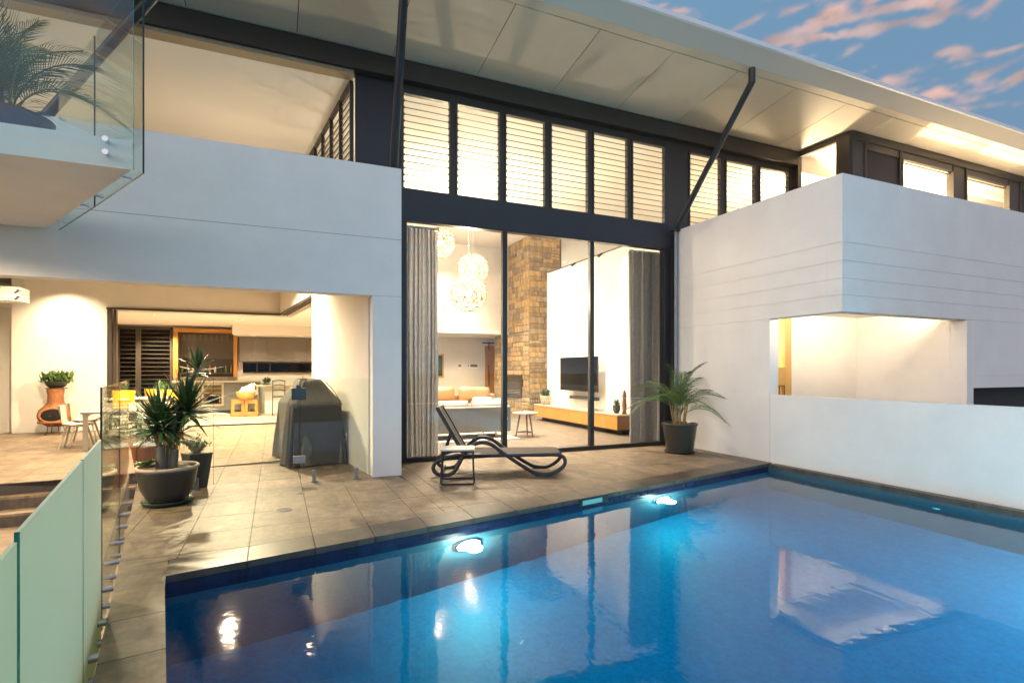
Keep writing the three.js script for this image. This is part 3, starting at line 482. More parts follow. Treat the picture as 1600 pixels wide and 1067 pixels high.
// coral-like pendant lamps
{
  const ico = new THREE.IcosahedronGeometry(1, 1), pos = ico.attributes.position, key = (v) => v.toArray().map((q) => q.toFixed(3)).join();
  const verts = new Map(), edges = new Set(), cents = [];
  for (let i = 0; i < pos.count; i += 3) { const t = [0, 1, 2].map((k) => V().fromBufferAttribute(pos, i + k)); cents.push(t[0].clone().add(t[1]).add(t[2]).normalize()); t.forEach((v) => verts.set(key(v), v)); }
  // short arms from every vertex towards the middles of the faces around it: little stars that touch
  const geo = (R) => { const l = []; for (const v of verts.values()) { for (const c of cents) if (c.distanceTo(v) < 0.42) l.push(tube([v.clone().multiplyScalar(R * 1.0).toArray(), v.clone().lerp(c, 0.5).normalize().multiplyScalar(R * (0.965 + 0.05 * rnd())).toArray(), c.clone().multiplyScalar(R).toArray()], 0.015, 4, 5)); } return mg(l); };
  [[2.741, 4.172, -4.2, 0.39, 'upper of the two overlapping coral ball pendants'], [2.203, 3.338, -3.0, 0.415, 'lower of the two overlapping coral ball pendants'], [1.938, 4.841, -4.5, 0.38, 'coral ball pendant half hidden by the left curtain']].forEach(([x, y, z, R, l]) => {
    const o = T('pendant_lamp', l, 'pendant lamp', [x, y, z], 0, 'coral ball pendants');
    M('shade', geo(R), phy([0.34, 0.21, 0.075], 0.7), o); M('bulb', new THREE.SphereGeometry(0.085, 20, 14), lamp([1, 0.84, 0.58], 7), o);
    M('cord', cyl([0, 0.08, 0], [0, RI(z) - y, 0], 0.004, 0.004, 6), m.white, o);
    const p = new THREE.PointLight(new THREE.Color(1, 0.83, 0.60), 34); p.shadow.radius = 4; p.castShadow = true; o.add(p);
  });
  const o = T('track_rail', 'dark lamp rail along the top of the television wall', 'lamp rail', [6.0, 4.64, -3.5]);
  M('rail', B(-0.03, -0.004, -0.012, 0.012, -2.7, 3.2), m.bronze, o);
  for (const z of [-0.97, 0.42, 1.9]) { M('spot_head', cyl([-0.06, -0.02, z], [-0.16, -0.10, z], 0.03, 0.036, 14), m.bronze, o); M('bracket', B(-0.07, -0.03, -0.04, 0.0, z - 0.015, z + 0.015), m.bronze, o); }
  M('lens', new THREE.SphereGeometry(0.03, 12, 8).translate(-0.165, -0.104, 1.9), lamp([1, 0.86, 0.62], 40), o);
  const s = new THREE.SpotLight(WARMC, 16, 0, 1.2, 0.8); s.shadow.radius = 2; s.position.set(-0.23, -0.14, 1.9); s.target.position.set(-0.3, -3, 1.2); s.castShadow = true; o.add(s, s.target);
}
// ---------- living room ----------
{ // stone fireplace column, stone by stone
  const col = T('stone_fireplace', 'tall stone-clad fireplace column behind the glass doors', 'fireplace', [6.0, 0, -7.68]);
  M('core', mg([B(0.04, 1.3, 0, 6.16, -1.8, -0.04), B(0.04, 1.3, 0, 2.88, -3.2, -1.8)]), std([0.09, 0.065, 0.035], 0.95), col);
  const tones = [[0.42, 0.32, 0.17], [0.50, 0.37, 0.18], [0.33, 0.26, 0.15], [0.44, 0.37, 0.25], [0.28, 0.23, 0.15], [0.55, 0.42, 0.21]].map((c) => std(c, 0.85, { map: stoneMap, bumpMap: stoneBump, bumpScale: 0.006 }));
  const stone = (w, h, d) => { const g = new THREE.BoxGeometry(w, h, d, 2, 2, 1), p = g.attributes.position; for (let i = 0; i < p.count; i++) { const x = p.getX(i), y = p.getY(i), z = p.getZ(i), e = (Math.abs(x) > w * 0.4 || Math.abs(y) > h * 0.4) && z > 0 ? -0.012 : 0; const s = n3(x * 31 + w * 97, y * 31 + h * 53, z * 9 + w * 200); p.setXYZ(i, x + 0.010 * s, y + 0.008 * n3(y * 40, x * 40 + w * 77, 3), z + e + (z > 0 ? 0.010 * s : 0)); } g.computeVertexNormals(); return buv(g); };
  let count = 0;
  const face = (L, y0, y1, put, skip) => {
    let y = y0;
    while (y < y1 - 0.04) {
      let h = Math.min(rr(0.135, 0.245), y1 - y); if (y1 - y - h < 0.07) h = y1 - y; let x = 0;
      while (x < L - 0.02) {
        let w = Math.min(rr(0.24, 0.62), L - x); if (L - x - w < 0.12) w = L - x;
        const split = h > 0.2 && rnd() < 0.22 ? 2 : 1;
        for (let k = 0; k < split; k++) {
          const hh = h / split, cy = y + hh * (k + 0.5);
          if (!skip || !skip(x + w / 2, cy, w, hh)) { const s = M('stone', stone(w - 0.014, hh - 0.014, 0.07), tones[Math.floor(rnd() * tones.length)], col); put(s, x + w / 2, cy, rr(-0.012, 0.012)); count++; }
        }
        x += w;
      }
      y += h;
    }
  };
  const leftPut = (s, u, y, d) => { s.rotation.y = -Math.PI / 2; s.position.set(0.03 - d, y, -0.005 - u); };
  face(1.8, 2.9, 6.15, leftPut);
  face(3.15, 0, 2.88, leftPut, (u, y) => u > 0.55 && u < 2.1 && y > 0.52 && y < 1.40);
  face(1.2, 0, 6.15, (s, u, y, d) => { s.position.set(0.03 + u, y, -0.035 + d); });
  const fb = M('firebox', mg([B(-0.03, 0.06, 1.30, 1.38, -2.12, -0.54), B(-0.03, 0.06, 0.54, 0.62, -2.12, -0.54), B(-0.03, 0.06, 0.62, 1.30, -0.64, -0.54), B(-0.03, 0.06, 0.62, 1.30, -2.12, -2.02)]), m.bronze, col);
  M('fire_glass', B(0.005, 0.012, 0.62, 1.30, -2.02, -0.64), std([0.03, 0.02, 0.012], 0.12), fb);
  M('grille', mg([0.69, 0.75, 0.81].map((y) => B(-0.005, 0.004, y, y + 0.02, -2.02, -0.64))), m.steel, fb);
}
{ // curtains
  const curtain = (x0, x1, n, label, ph) => {
    const o = T('curtain', label, 'curtain', [x0, 0, -0.32], 0, 'grey curtains inside the glass doors'), seg = n * 14, g = new THREE.PlaneGeometry(x1 - x0, 4.0, seg * 2, 16).translate((x1 - x0) / 2, 2.03, 0), p = g.attributes.position;
    for (let i = 0; i < p.count; i++) { const u = p.getX(i) / (x1 - x0), v = p.getY(i) / 4, a = u * n * 2 * Math.PI + ph + 3.2 * n2(u * 2.6 + ph * 7, 0.12 * v) + 0.9 * Math.sin(u * 9 + v * 1.2); p.setZ(i, (0.06 + 0.035 * n2(u * 6 + ph * 3, 4)) * Math.sin(a) * (0.75 + 0.25 * v) + 0.018 * Math.sin(u * 41 + v * 3)); p.setX(i, p.getX(i) + 0.014 * Math.cos(a * 1.0) + 0.02 * Math.sin(v * 4 + u * 6) * (1 - v)); }
    g.computeVertexNormals(); m.curtain.side = THREE.DoubleSide; M('fabric', g, m.curtain, o); M('header_rail', B(-0.02, x1 - x0 + 0.02, 4.03, 4.06, -0.03, 0.03), m.white, o);
  };
  curtain(0.06, 0.70, 8, 'bunched grey sheer curtain at the left end of the glass doors', 0); curtain(4.82, 5.62, 11, 'bunched grey sheer curtain at the right end of the glass doors', 1);
}
function pillow(w, h, d) { const g = new THREE.BoxGeometry(w, h, d, 10, 8, 4), p = g.attributes.position; for (let i = 0; i < p.count; i++) { const x = p.getX(i) / w * 2, y = p.getY(i) / h * 2, k = Math.pow(Math.max(0, (1 - x ** 4) * (1 - y ** 4)), 0.5); p.setZ(i, p.getZ(i) * (0.12 + 0.88 * k)); p.setX(i, p.getX(i) * (1 - 0.06 * y * y)); p.setY(i, p.getY(i) * (1 - 0.07 * (1 - x * x) * 0 - 0.05 * x * x)); } g.computeVertexNormals(); return g; }
{ // grey sofa with its back to the glass
  const o = T('grey_sofa', 'grey fabric sofa with its back to the glass doors', 'sofa', [1.35, 0, -2.75]);
  M('backrest', RB(-1.0, 1.64, 0.15, 0.73, 0.30, 0.45, 0.035, 3), m.sofa, o); M('base', RB(-1.0, 1.64, 0.15, 0.36, -0.52, 0.30, 0.03), m.sofa, o);
  for (const x of [-0.98, 1.50]) M('armrest', RB(x, x + 0.14, 0.16, 0.6, -0.52, 0.29, 0.03), m.sofa, o);
  for (const x of [-0.82, 0.36]) M('seat_cushion', RB(x, x + 1.12, 0.36, 0.5, -0.52, 0.1, 0.05, 3), m.sofa, o);
  [-0.9, 0.06, 1.0].forEach((x, i) => { const c = M('back_cushion', pillow(0.9, 0.42, 0.22), m.cushion, o); c.position.set(x + 0.2, 0.655, 0.16); c.rotation.x = 0.12; c.rotation.z = (i - 1) * 0.02; });
  for (const [x, z] of [[-0.9, 0.36], [1.3, 0.36], [-0.9, -0.45], [1.3, -0.45]]) M('leg', cyl([x, 0.012, z], [x, 0.16, z], 0.018, 0.028), m.oak, o);
  const cu = (mat, x, y, z, ry, label, name) => { const q = T(name, label, 'cushion', [x, y, z], ry); const c = M('cover', pillow(0.48, 0.42, 0.16), mat, q); c.rotation.x = -0.35; c.position.y = 0.0; M('piping', new THREE.TorusGeometry(0.01, 0.004, 4, 8).translate(0.2, 0.16, 0), mat, q); };
  cu(m.teal, 2.86, 0.70, -2.62, 0.3, 'dark teal cushion at the right end of the grey sofa', 'teal_cushion'); cu(m.cushion, 2.45, 0.72, -2.72, -0.2, 'cream cushion leaning beside the teal cushion', 'cream_cushion');
  const r = T('rug', 'large pale rug under the grey sofa', 'rug', [1.6, 0.002, -4.1]); M('pile', RB(-1.5, 1.5, 0, 0.012, -1.6, 2.05, 0.005), m.rug, r);
  const s = T('leather_sofa', 'tan leather sofa facing the glass doors', 'sofa', [3.05, 0, -6.2]);
  M('backrest', RB(-1.3, 1.25, 0.2, 0.82, -0.5, -0.3, 0.06, 3), m.tan, s); M('base', RB(-1.3, 1.25, 0.14, 0.42, -0.3, 0.42, 0.05, 3), m.tan, s);
  for (const x of [-1.3, 1.03]) M('armrest', RB(x, x + 0.22, 0.16, 0.64, -0.29, 0.42, 0.07, 3), m.tan, s);
  [[-0.62, 0.03], [0.5, -0.04]].forEach(([x, a]) => { const c = M('back_cushion', pillow(1.0, 0.5, 0.26), m.tan, s); c.position.set(x, 0.80, -0.15); c.rotation.set(-0.2, 0, a); });
  [-0.54, 0.52].forEach((x) => M('seat_cushion', RB(x - 0.5, x + 0.5, 0.42, 0.56, -0.28, 0.42, 0.06, 3), m.tan, s));
  for (const [x, z] of [[-1.2, -0.4], [1.15, -0.4], [-1.2, 0.35], [1.15, 0.35]]) M('leg', cyl([x, 0, z], [x, 0.15, z], 0.02, 0.03), m.walnut, s);
}
{ // round side table
  const o = T('side_stool', 'round wooden stool table standing right of the grey sofa', 'stool table', [3.42, 0, -2.45]);
  M('top', lathe([[0, 0.52], [0.28, 0.52], [0.3, 0.535], [0.3, 0.55], [0.285, 0.56], [0, 0.56]], 36), m.paleStone, o);
  for (const a of [0.4, 2.5, 4.6]) M('leg', cyl([Math.sin(a) * 0.235, 0, Math.cos(a) * 0.235], [Math.sin(a) * 0.13, 0.53, Math.cos(a) * 0.13], 0.014, 0.022), m.walnut, o);
  const R = 0.212; for (const [a, b] of [[0.4, 2.5], [2.5, 4.6], [4.6, 0.4]]) M('stretcher', bar([Math.sin(a) * R, 0.1, Math.cos(a) * R], [Math.sin(b) * R, 0.1, Math.cos(b) * R], 0.014, 0.02), m.walnut, o);
}
{ // television wall
  const c = T('media_cabinet', 'long low oak cabinet with a stone top under the television', 'cabinet', [5.72, 0, -3.9]);
  M('carcass', buv(B(-0.25, 0.275, 0.12, 0.455, -2.22, 2.24)), m.walnut, c); M('top', RB(-0.28, 0.276, 0.456, 0.49, -2.24, 2.26, 0.004), m.paleStone, c);
  for (let k = 0; k < 6; k++) M('drawer_front', buv(B(-0.27, -0.252, 0.125, 0.448, -2.215 + k * 0.742, -2.215 + (k + 1) * 0.742 - 0.006)), m.oak, c);
  M('plinth', B(-0.05, 0.26, 0.0, 0.119, -2.1, 2.1), m.gap, c);
  const t = T('television', 'large flat black television mounted on the white wall', 'television', [5.74, 1.435, -3.95]);
  M('housing', RB(-0.015, 0.03, -0.475, 0.475, -1.0, 1.0, 0.01), m.black, t); M('screen', B(-0.0175, -0.0152, -0.455, 0.462, -0.985, 0.985), m.screen, t);
  M('wall_arm', mg([B(0.03, 0.15, -0.03, 0.03, -0.35, -0.3), B(0.13, 0.258, -0.03, 0.03, -0.35, 0.3), B(0.03, 0.06, -0.2, 0.2, -0.35, 0.35)]), m.bronze, t);
  const s = T('soundbar', 'black soundbar on the wall under the television', 'soundbar', [5.9, 0.77, -3.95]); M('body', RB(-0.05, 0.098, -0.045, 0.045, -0.68, 0.68, 0.012), m.black, s); M('cloth_front', B(-0.053, -0.05, -0.04, 0.04, -0.66, 0.66), m.coverDark, s);
  const bx = T('media_player', 'flat silver box on the cabinet below the soundbar', 'media player', [5.68, 0.49, -2.95]); M('case', RB(-0.1, 0.1, 0.004, 0.05, -0.25, 0.25, 0.006), m.steel, bx); M('foot', B(-0.08, 0.08, 0, 0.004, -0.2, 0.2), m.black, bx);
}
function leafBunch(n, R, len, wid, up, gseed = 0) { // loose bunch of small pointed leaves on arching paths
  const l = [];
  for (let i = 0; i < n; i++) {
    const a = rnd() * 2 * Math.PI, r = R * Math.sqrt(rnd()), y = up * rnd(), g = new THREE.PlaneGeometry(wid * rr(0.7, 1.2), len * rr(0.7, 1.25), 2, 3), p = g.attributes.position, L = len;
    for (let k = 0; k < p.count; k++) { const t = p.getY(k) / L + 0.5; p.setX(k, p.getX(k) * Math.sin(Math.PI * Math.min(0.97, 0.12 + 0.84 * t))); p.setZ(k, -0.35 * L * t * t + 0.1 * Math.abs(p.getX(k))); }
    g.translate(0, L / 2, 0).rotateX(rr(-0.2, 1.5)).rotateZ(rr(-0.5, 0.5)).rotateY(rnd() * 6.3).translate(Math.sin(a) * r, y, Math.cos(a) * r); l.push(g);
  }
  const g = mg(l); g.computeVertexNormals(); return g;
}
{
  const p1 = T('trailing_plant', 'pale ceramic pot with a drooping green plant at the far end of the cabinet', 'potted plant', [5.72, 0.49, -5.85]);
  M('pot', lathe([[0, 0], [0.12, 0], [0.15, 0.06], [0.17, 0.24], [0.16, 0.26], [0.14, 0.25], [0, 0.22]], 28), m.paleStone, p1); M('foliage', leafBunch(70, 0.12, 0.2, 0.04, 0.03).translate(0, 0.24, 0), m.leafDark, p1);
  const p2 = T('small_grey_pot', 'small dark grey pot with a short succulent near the curtain', 'potted plant', [5.70, 0.49, -2.05]);
  M('pot', lathe([[0, 0], [0.05, 0], [0.09, 0.07], [0.10, 0.2], [0.085, 0.2], [0, 0.18]], 24), std([0.05, 0.05, 0.048], 0.6), p2); M('foliage', leafBunch(16, 0.03, 0.16, 0.05, 0.02).translate(0, 0.18, 0), m.leafDark, p2);
  const b = T('carved_figure', 'tall slim dark carved figure at the near end of the cabinet', 'figure', [5.74, 0.49, -1.78]); M('body', lathe([[0, 0], [0.055, 0], [0.05, 0.05], [0.06, 0.2], [0.045, 0.36], [0.055, 0.44], [0.03, 0.54], [0, 0.6]], 16), m.walnut, b); M('base', new THREE.CylinderGeometry(0.07, 0.07, 0.02, 18).translate(0, 0.01, 0), m.black, b);
}
{ // far wall of the low room
  const a = T('framed_picture', 'small dark landscape picture in a wooden frame beside the left curtain', 'picture', [4.02, 1.72, -12.19]);
  M('frame', mg([B(-0.3, 0.3, 0.42, 0.48, 0, 0.03), B(-0.3, 0.3, -0.48, -0.42, 0, 0.03), B(-0.3, -0.24, -0.42, 0.42, 0, 0.03), B(0.24, 0.3, -0.42, 0.42, 0, 0.03)]), m.pine, a);
  M('canvas', B(-0.24, 0.24, -0.42, 0.42, 0.004, 0.012), std([0.5, 0.5, 0.5], 0.7, { map: tex(128, 128, (u, v) => { const k = tf(u, v, 2, 4, 61); return v < 0.35 ? [0.25 + k * 0.3, 0.3 + k * 0.3, 0.16] : [0.28 + 0.2 * k, 0.42 + 0.2 * k, 0.40 + 0.2 * k]; }, 2, 1.2) }), a);
  const d = T('barn_door', 'narrow orange timber sliding door on a black rail', 'sliding door', [6.22, 0, -12.12]);
  for (let k = 0; k < 4; k++) M('plank', buv(B(-0.12 + k * 0.23, 0.105 + k * 0.23, 0.02, 2.56, -0.03, 0.01)), m.oak, d);
  M('rail', mg([bar([-0.25, 2.68, 0.03], [0.9, 2.68, 0.03], 0.015, 0.05), B(0.02, 0.06, 2.4, 2.72, 0.012, 0.03)]), m.black, d); M('handle', cyl([0.02, 0.9, 0.05], [0.02, 1.75, 0.05], 0.016), m.black, d);
  for (const [x, w, h, l] of [[5.0, 0.07, 0.1, 'pale left wall control on the far white wall'], [5.38, 0.04, 0.05, 'tiny wall sensor on the far white wall'], [5.62, 0.2, 0.1, 'dark wall control panel near the timber sliding door']]) { const o = T('wall_control', l, 'wall control', [x, 1.72, -12.195]); M('plate', RB(-w, w, -h, h, 0, 0.02, 0.006), m.white, o); M('display', B(-w * 0.8, w * 0.8, -h * 0.5, h * 0.6, 0.018, 0.022), std([0.12, 0.11, 0.09], 0.3), o); }
}
// ---------- kitchen ----------
{
  const k = (n, g, mat) => M(n, buv(g), mat, house);
  k('kitchen_floor', poly([[-8.6, -8.06], [SK(-8.06), -8.06], [SK(-3.4) + 0.1, -3.4], [0.1, -3.4], [0.1, -13.2], [-8.6, -13.2]], -0.4, -0.006), std([0.52, 0.47, 0.40], 0.4, { map: stoneMap }));
  k('kitchen_wall', B(-8.6, 0.1, 0, 3.1, -13.3, -13.1), m.inner); k('kitchen_wall', B(-8.6, -8.4, 0, 3.1, -13.1, -9.7), m.inner);
  k('kitchen_wall', B(-8.4, -7.87, 0, 3.1, -9.4, -8.26), m.inner);
  k('kitchen_ceiling', poly([[-8.6, -8.26], [SK(-8.26) + 0.32, -8.26], [SK(-3.4) + 0.32, -3.4], [0.1, -3.4], [0.1, -13.2], [-8.6, -13.2]], 3.1, 3.3), m.ceil);
  k('kitchen_bulkhead', B(-3.3, 0.09, 2.77, 3.099, -13.09, -11.6), m.ceil);
  // dark louvred garden door
  const d = M('louvred_door', mg([B(-6.86, -6.78, 0, 3.05, -13.09, -13.0), B(-5.33, -5.25, 0, 3.05, -13.09, -13.0), B(-6.33, -6.18, 0, 3.05, -13.09, -12.99), B(-6.86, -5.25, 2.95, 3.05, -13.09, -13.0), B(-6.78, -5.33, 0, 0.1, -13.09, -13.0)]), m.bronze, house);
  M('night_glass', B(-6.78, -5.33, 0.1, 2.95, -13.08, -13.06), m.screen, d);
  for (let j = 0; j < 19; j++) { const y = 0.2 + j * 0.145; M('blade', mg([B(-6.77, -6.34, y, y + 0.02, -13.05, -12.99), B(-6.17, -5.34, y, y + 0.02, -13.05, -12.99)]), m.bronze, d); }
  const bar1 = T('bar_recess', 'timber-framed bar niche with dark back in the kitchen wall', 'bar niche', [-4.2, 0, -13.08]);
  M('frame', buv(mg([B(-1.0, 0.98, 2.86, 3.0, 0, 0.3), B(-1.0, -0.86, 1.3, 2.86, 0, 0.3), B(0.86, 0.98, 1.3, 2.86, 0, 0.3)])), m.oak, bar1); M('dark_panel', B(-0.86, 0.86, 1.95, 2.86, 0.01, 0.05), std([0.06, 0.05, 0.04], 0.35), bar1); M('dark_panel', B(-0.86, 0.86, 1.3, 1.95, 0.01, 0.03), std([0.02, 0.016, 0.012], 0.6), bar1);
  M('glass_rack', B(-0.8, 0.8, 2.80, 2.83, 0.1, 0.28), m.bronze, bar1); M('shelf', B(-0.86, 0.86, 1.42, 1.45, 0.03, 0.25), m.bronze, bar1);
  for (let i = 0; i < 9; i++) { const g = T('hanging_glass', 'stemmed wine glass hanging in the bar niche rack', 'wine glass', [-4.9 + i * 0.17, 2.66, -12.9], 0, 'wine glasses in the rack'); M('bowl', lathe([[0.012, 0.06], [0.045, 0.03], [0.05, -0.03], [0.038, -0.08]], 14), m.glass, g); M('stem', cyl([0, 0.06, 0], [0, 0.14, 0], 0.006), m.chrome, g); }
  const bc = [[0.05, 0.12, 0.04], [0.22, 0.1, 0.03], [0.3, 0.3, 0.28], [0.03, 0.03, 0.03]].map((c) => std(c, 0.15));
  for (let i = 0; i < 10; i++) { const g = T('bottle', 'bottle standing on the bar niche shelf', 'bottle', [-4.95 + i * 0.17, 1.452, -12.93], 0, 'bottles in the bar niche'), h = rr(0.22, 0.3); M('body', lathe([[0, 0], [0.036, 0], [0.038, h * 0.6], [0.014, h * 0.76], [0.013, h], [0, h]], 14), bc[i % 4], g); M('cap', cyl([0, h, 0], [0, h + 0.02, 0], 0.014), m.bronze, g); }
  const low = T('bar_cabinet', 'pale cabinet with glazed wine fridge doors under the bar niche', 'cabinet', [-4.2, 0, -12.8]);
  M('counter', RB(-1.0, 1.75, 1.10, 1.16, -0.28, 0.3, 0.005), m.paleStone, low); M('splashback', buv(B(-1.0, 0.98, 1.165, 1.295, -0.28, -0.26)), m.paleStone, low); M('carcass', B(-0.95, 1.7, 0.12, 1.098, -0.28, 0.2), m.cabinet, low);
  for (const x of [-0.85, -0.12]) { const dr = M('glazed_door', mg([B(x, x + 0.68, 1.02, 1.09, 0.205, 0.23), B(x, x + 0.68, 0.28, 0.34, 0.205, 0.23), B(x, x + 0.06, 0.34, 1.02, 0.205, 0.23), B(x + 0.62, x + 0.68, 0.34, 1.02, 0.205, 0.23)]), m.paleStone, low); M('pane', B(x + 0.06, x + 0.62, 0.34, 1.02, 0.212, 0.22), std([0.10, 0.065, 0.03], 0.1), dr); for (let j = 0; j < 4; j++) M('rack_shelf', B(x + 0.06, x + 0.62, 0.44 + j * 0.15, 0.455 + j * 0.15, 0.221, 0.226), m.pine, dr); }
  for (let j = 0; j < 4; j++) M('drawer_front', B(0.64, 1.05, 0.16 + j * 0.23, 0.38 + j * 0.23, 0.201, 0.222), m.cabinet, low);
  const up = T('wall_cupboard', 'row of flat grey wall cupboards over a dark strip window', 'cupboard', [-1.6, 1.86, -12.95]);
  for (let j = 0; j < 7; j++) M('cupboard_door', RB(-1.55 + j * 0.45, -1.106 + j * 0.45, 0, 0.9, 0.1, 0.14, 0.004), m.cabinet, up); M('carcass', B(-1.56, 1.6, 0.002, 0.9, -0.15, 0.098), m.cabinet, up);
  const sw = M('strip_window', mg([B(-3.05, 0.05, 1.80, 1.83, -13.1, -13.03), B(-3.05, 0.05, 1.44, 1.47, -13.1, -13.03), B(-2.6, -2.57, 1.47, 1.80, -13.1, -13.03), B(-2.16, -2.13, 1.47, 1.8, -13.1, -13.03)]), m.bronze, house); M('night_glass', B(-3.05, 0.05, 1.47, 1.80, -13.095, -13.06), m.screen, sw);
  const is = T('kitchen_island', 'pale stone waterfall bench in the kitchen', 'kitchen bench', [-1.7, 0, -11.75]);
  M('top', RB(-0.88, 1.7, 0.97, 1.03, -0.4, 0.3, 0.006), m.paleStone, is); M('end_panel', buv(B(-0.88, -0.8, 0, 0.969, -0.4, 0.3)), m.paleStone, is); M('front_panel', B(-0.6, 1.7, 0, 0.969, -0.35, -0.2), m.white, is);
  const tap = T('kitchen_tap', 'small chrome tap and bottles at the right of the bench', 'tap', [-1.05, 1.03, -11.9]); M('spout', tube([[0, 0, 0], [0, 0.25, 0], [0, 0.3, 0.06], [0, 0.22, 0.12]], 0.012, 16, 8), m.chrome, tap); M('base', cyl([0, 0, 0], [0, 0.03, 0], 0.025), m.chrome, tap);
  const pl = T('bench_plant', 'small leafy plant on the left end of the kitchen bench', 'potted plant', [-2.25, 1.03, -11.75]); M('pot', lathe([[0, 0], [0.1, 0], [0.14, 0.05], [0.12, 0.06], [0, 0.05]], 18), m.cabinet, pl); M('foliage', leafBunch(30, 0.08, 0.16, 0.06, 0.08).translate(0, 0.05, 0), m.leafDark, pl);
  const ch = T('bentwood_chair', 'dark ladder-back chair in front of the kitchen bench', 'chair', [-1.85, 0, -11.2], Math.PI);
  M('seat', RB(-0.2, 0.2, 0.62, 0.65, -0.2, 0.2, 0.01), m.black, ch); for (const [x, z] of [[-0.19, -0.18], [0.19, -0.18], [-0.19, 0.18], [0.19, 0.18]]) M('leg', cyl([x * 1.05, 0, z * 1.05], [x, 0.63, z], 0.015), m.black, ch);
  for (const x of [-0.19, 0.19]) M('back_post', cyl([x, 0.63, -0.18], [x, 1.2, -0.26], 0.015), m.black, ch); for (const y of [0.85, 1.02, 1.17]) M('back_slat', tube([[-0.19, y, -0.22], [0, y + 0.03, -0.26], [0.19, y, -0.22]], 0.018, 8, 6), m.black, ch);
  const stool = (x, z, t, l) => { const o = T('timber_stool', l, 'stool', [x, 0, z], t, 'timber stools with square windows'); const w = 0.2; for (const s of [-1, 1]) M('side_panel', mg([bar([s * 0.2, 0, 0.12], [s * 0.16, 0.54, 0.1], 0.03, 0.06), bar([s * 0.2, 0, -0.12], [s * 0.16, 0.54, -0.1], 0.03, 0.06), B(s * 0.18 - 0.015, s * 0.18 + 0.015, 0.04, 0.16, -0.13, 0.13)]), m.oak, o); for (const s of [-1, 1]) M('end_panel', mg([B(-0.19, -0.11, 0.02, 0.52, s * 0.13 - 0.012, s * 0.13 + 0.012), B(0.11, 0.19, 0.02, 0.52, s * 0.13 - 0.012, s * 0.13 + 0.012), B(-0.11, 0.11, 0.02, 0.14, s * 0.13 - 0.012, s * 0.13 + 0.012), B(-0.11, 0.11, 0.42, 0.52, s * 0.13 - 0.012, s * 0.13 + 0.012)]), m.oak, o); M('seat', RB(-0.19, 0.19, 0.52, 0.555, -0.15, 0.15, 0.008), m.oak, o); };
  stool(-3.12, -11.35, 0.1, 'timber block stool left of the pair near the bench'); stool(-2.68, -11.3, -0.15, 'timber block stool right of the pair near the bench');
  const bs = T('wicker_basket', 'round wicker basket resting on the timber stools', 'basket', [-2.86, 0.556, -11.3]); M('bowl', lathe([[0, 0], [0.2, 0], [0.29, 0.1], [0.31, 0.24], [0.295, 0.25], [0.27, 0.11], [0.18, 0.02], [0, 0.02]], 28), m.pine, bs); M('rim', new THREE.TorusGeometry(0.3, 0.015, 8, 28).rotateX(Math.PI / 2).translate(0, 0.25, 0), m.pine, bs);
  const bg = T('white_bundle', 'crumpled white cloth bundle with dark marks in the basket', 'cloth', [-2.82, 0.72, -11.3]); { const g = new THREE.SphereGeometry(0.24, 24, 18), p = g.attributes.position; for (let i = 0; i < p.count; i++) { const x = p.getX(i), y = p.getY(i), z = p.getZ(i), s = 1 + 0.28 * n3(x * 6, y * 6, z * 6); p.setXYZ(i, x * s * 1.1, y * s * (y > 0 ? 1.25 + x * 1.6 : 0.5), z * s * 0.9); } g.computeVertexNormals(); M('cloth', g, std([0.75, 0.73, 0.68], 0.9, { map: tex(128, 128, (u, v) => (tf(u, v, 3, 2, 95) > 0.28 ? 0.22 : 0.95), 2, 2) }), bg); M('knot', new THREE.SphereGeometry(0.05, 10, 8).translate(0.2, 0.33, 0), m.white, bg); }
  // indoor dining table with yellow chairs
  const tb = T('indoor_table', 'pale dining table inside the kitchen doorway', 'table', [-5.3, 0, -10]); M('top', RB(-0.7, 0.9, 0.70, 0.74, -0.45, 0.45, 0.006), m.white, tb); for (const x of [-0.5, 0.7]) M('leg', B(x - 0.04, x + 0.04, 0, 0.7, -0.3, 0.3), m.bronze, tb);
  const yc = std([0.70, 0.36, 0.02], 0.5); [[-5.85, -9.3, 0.15, 'leftmost yellow chair at the indoor table'], [-5.4, -10.75, 3.2, 'yellow chair behind the middle of the indoor table'], [-4.75, -9.45, -0.3, 'rightmost yellow chair at the indoor table']].forEach(([x, z, t, l]) => { const o = T('yellow_chair', l, 'chair', [x, 0, z], t, 'yellow chairs at the indoor table'); const s = new THREE.CylinderGeometry(0.26, 0.22, 0.42, 20, 4, true, 0.9, 4.5).translate(0, 0.76, 0); yc.side = THREE.DoubleSide; M('shell', s, yc, o); M('seat', lathe([[0, 0.47], [0.22, 0.47], [0.24, 0.52], [0, 0.53]], 20), yc, o); for (const a of [0.8, 2.4, 3.9, 5.5]) M('leg', cyl([Math.sin(a) * 0.24, 0, Math.cos(a) * 0.24], [Math.sin(a) * 0.12, 0.48, Math.cos(a) * 0.12], 0.012), m.bronze, o); });
  const pt = T('table_plant', 'leafy plant in a white box on the indoor table', 'potted plant', [-5.0, 0.74, -9.95]); M('box', RB(-0.2, 0.2, 0, 0.16, -0.1, 0.1, 0.008), m.white, pt); M('foliage', leafBunch(70, 0.18, 0.2, 0.06, 0.15).translate(0, 0.16, 0), m.leaf, pt);
}
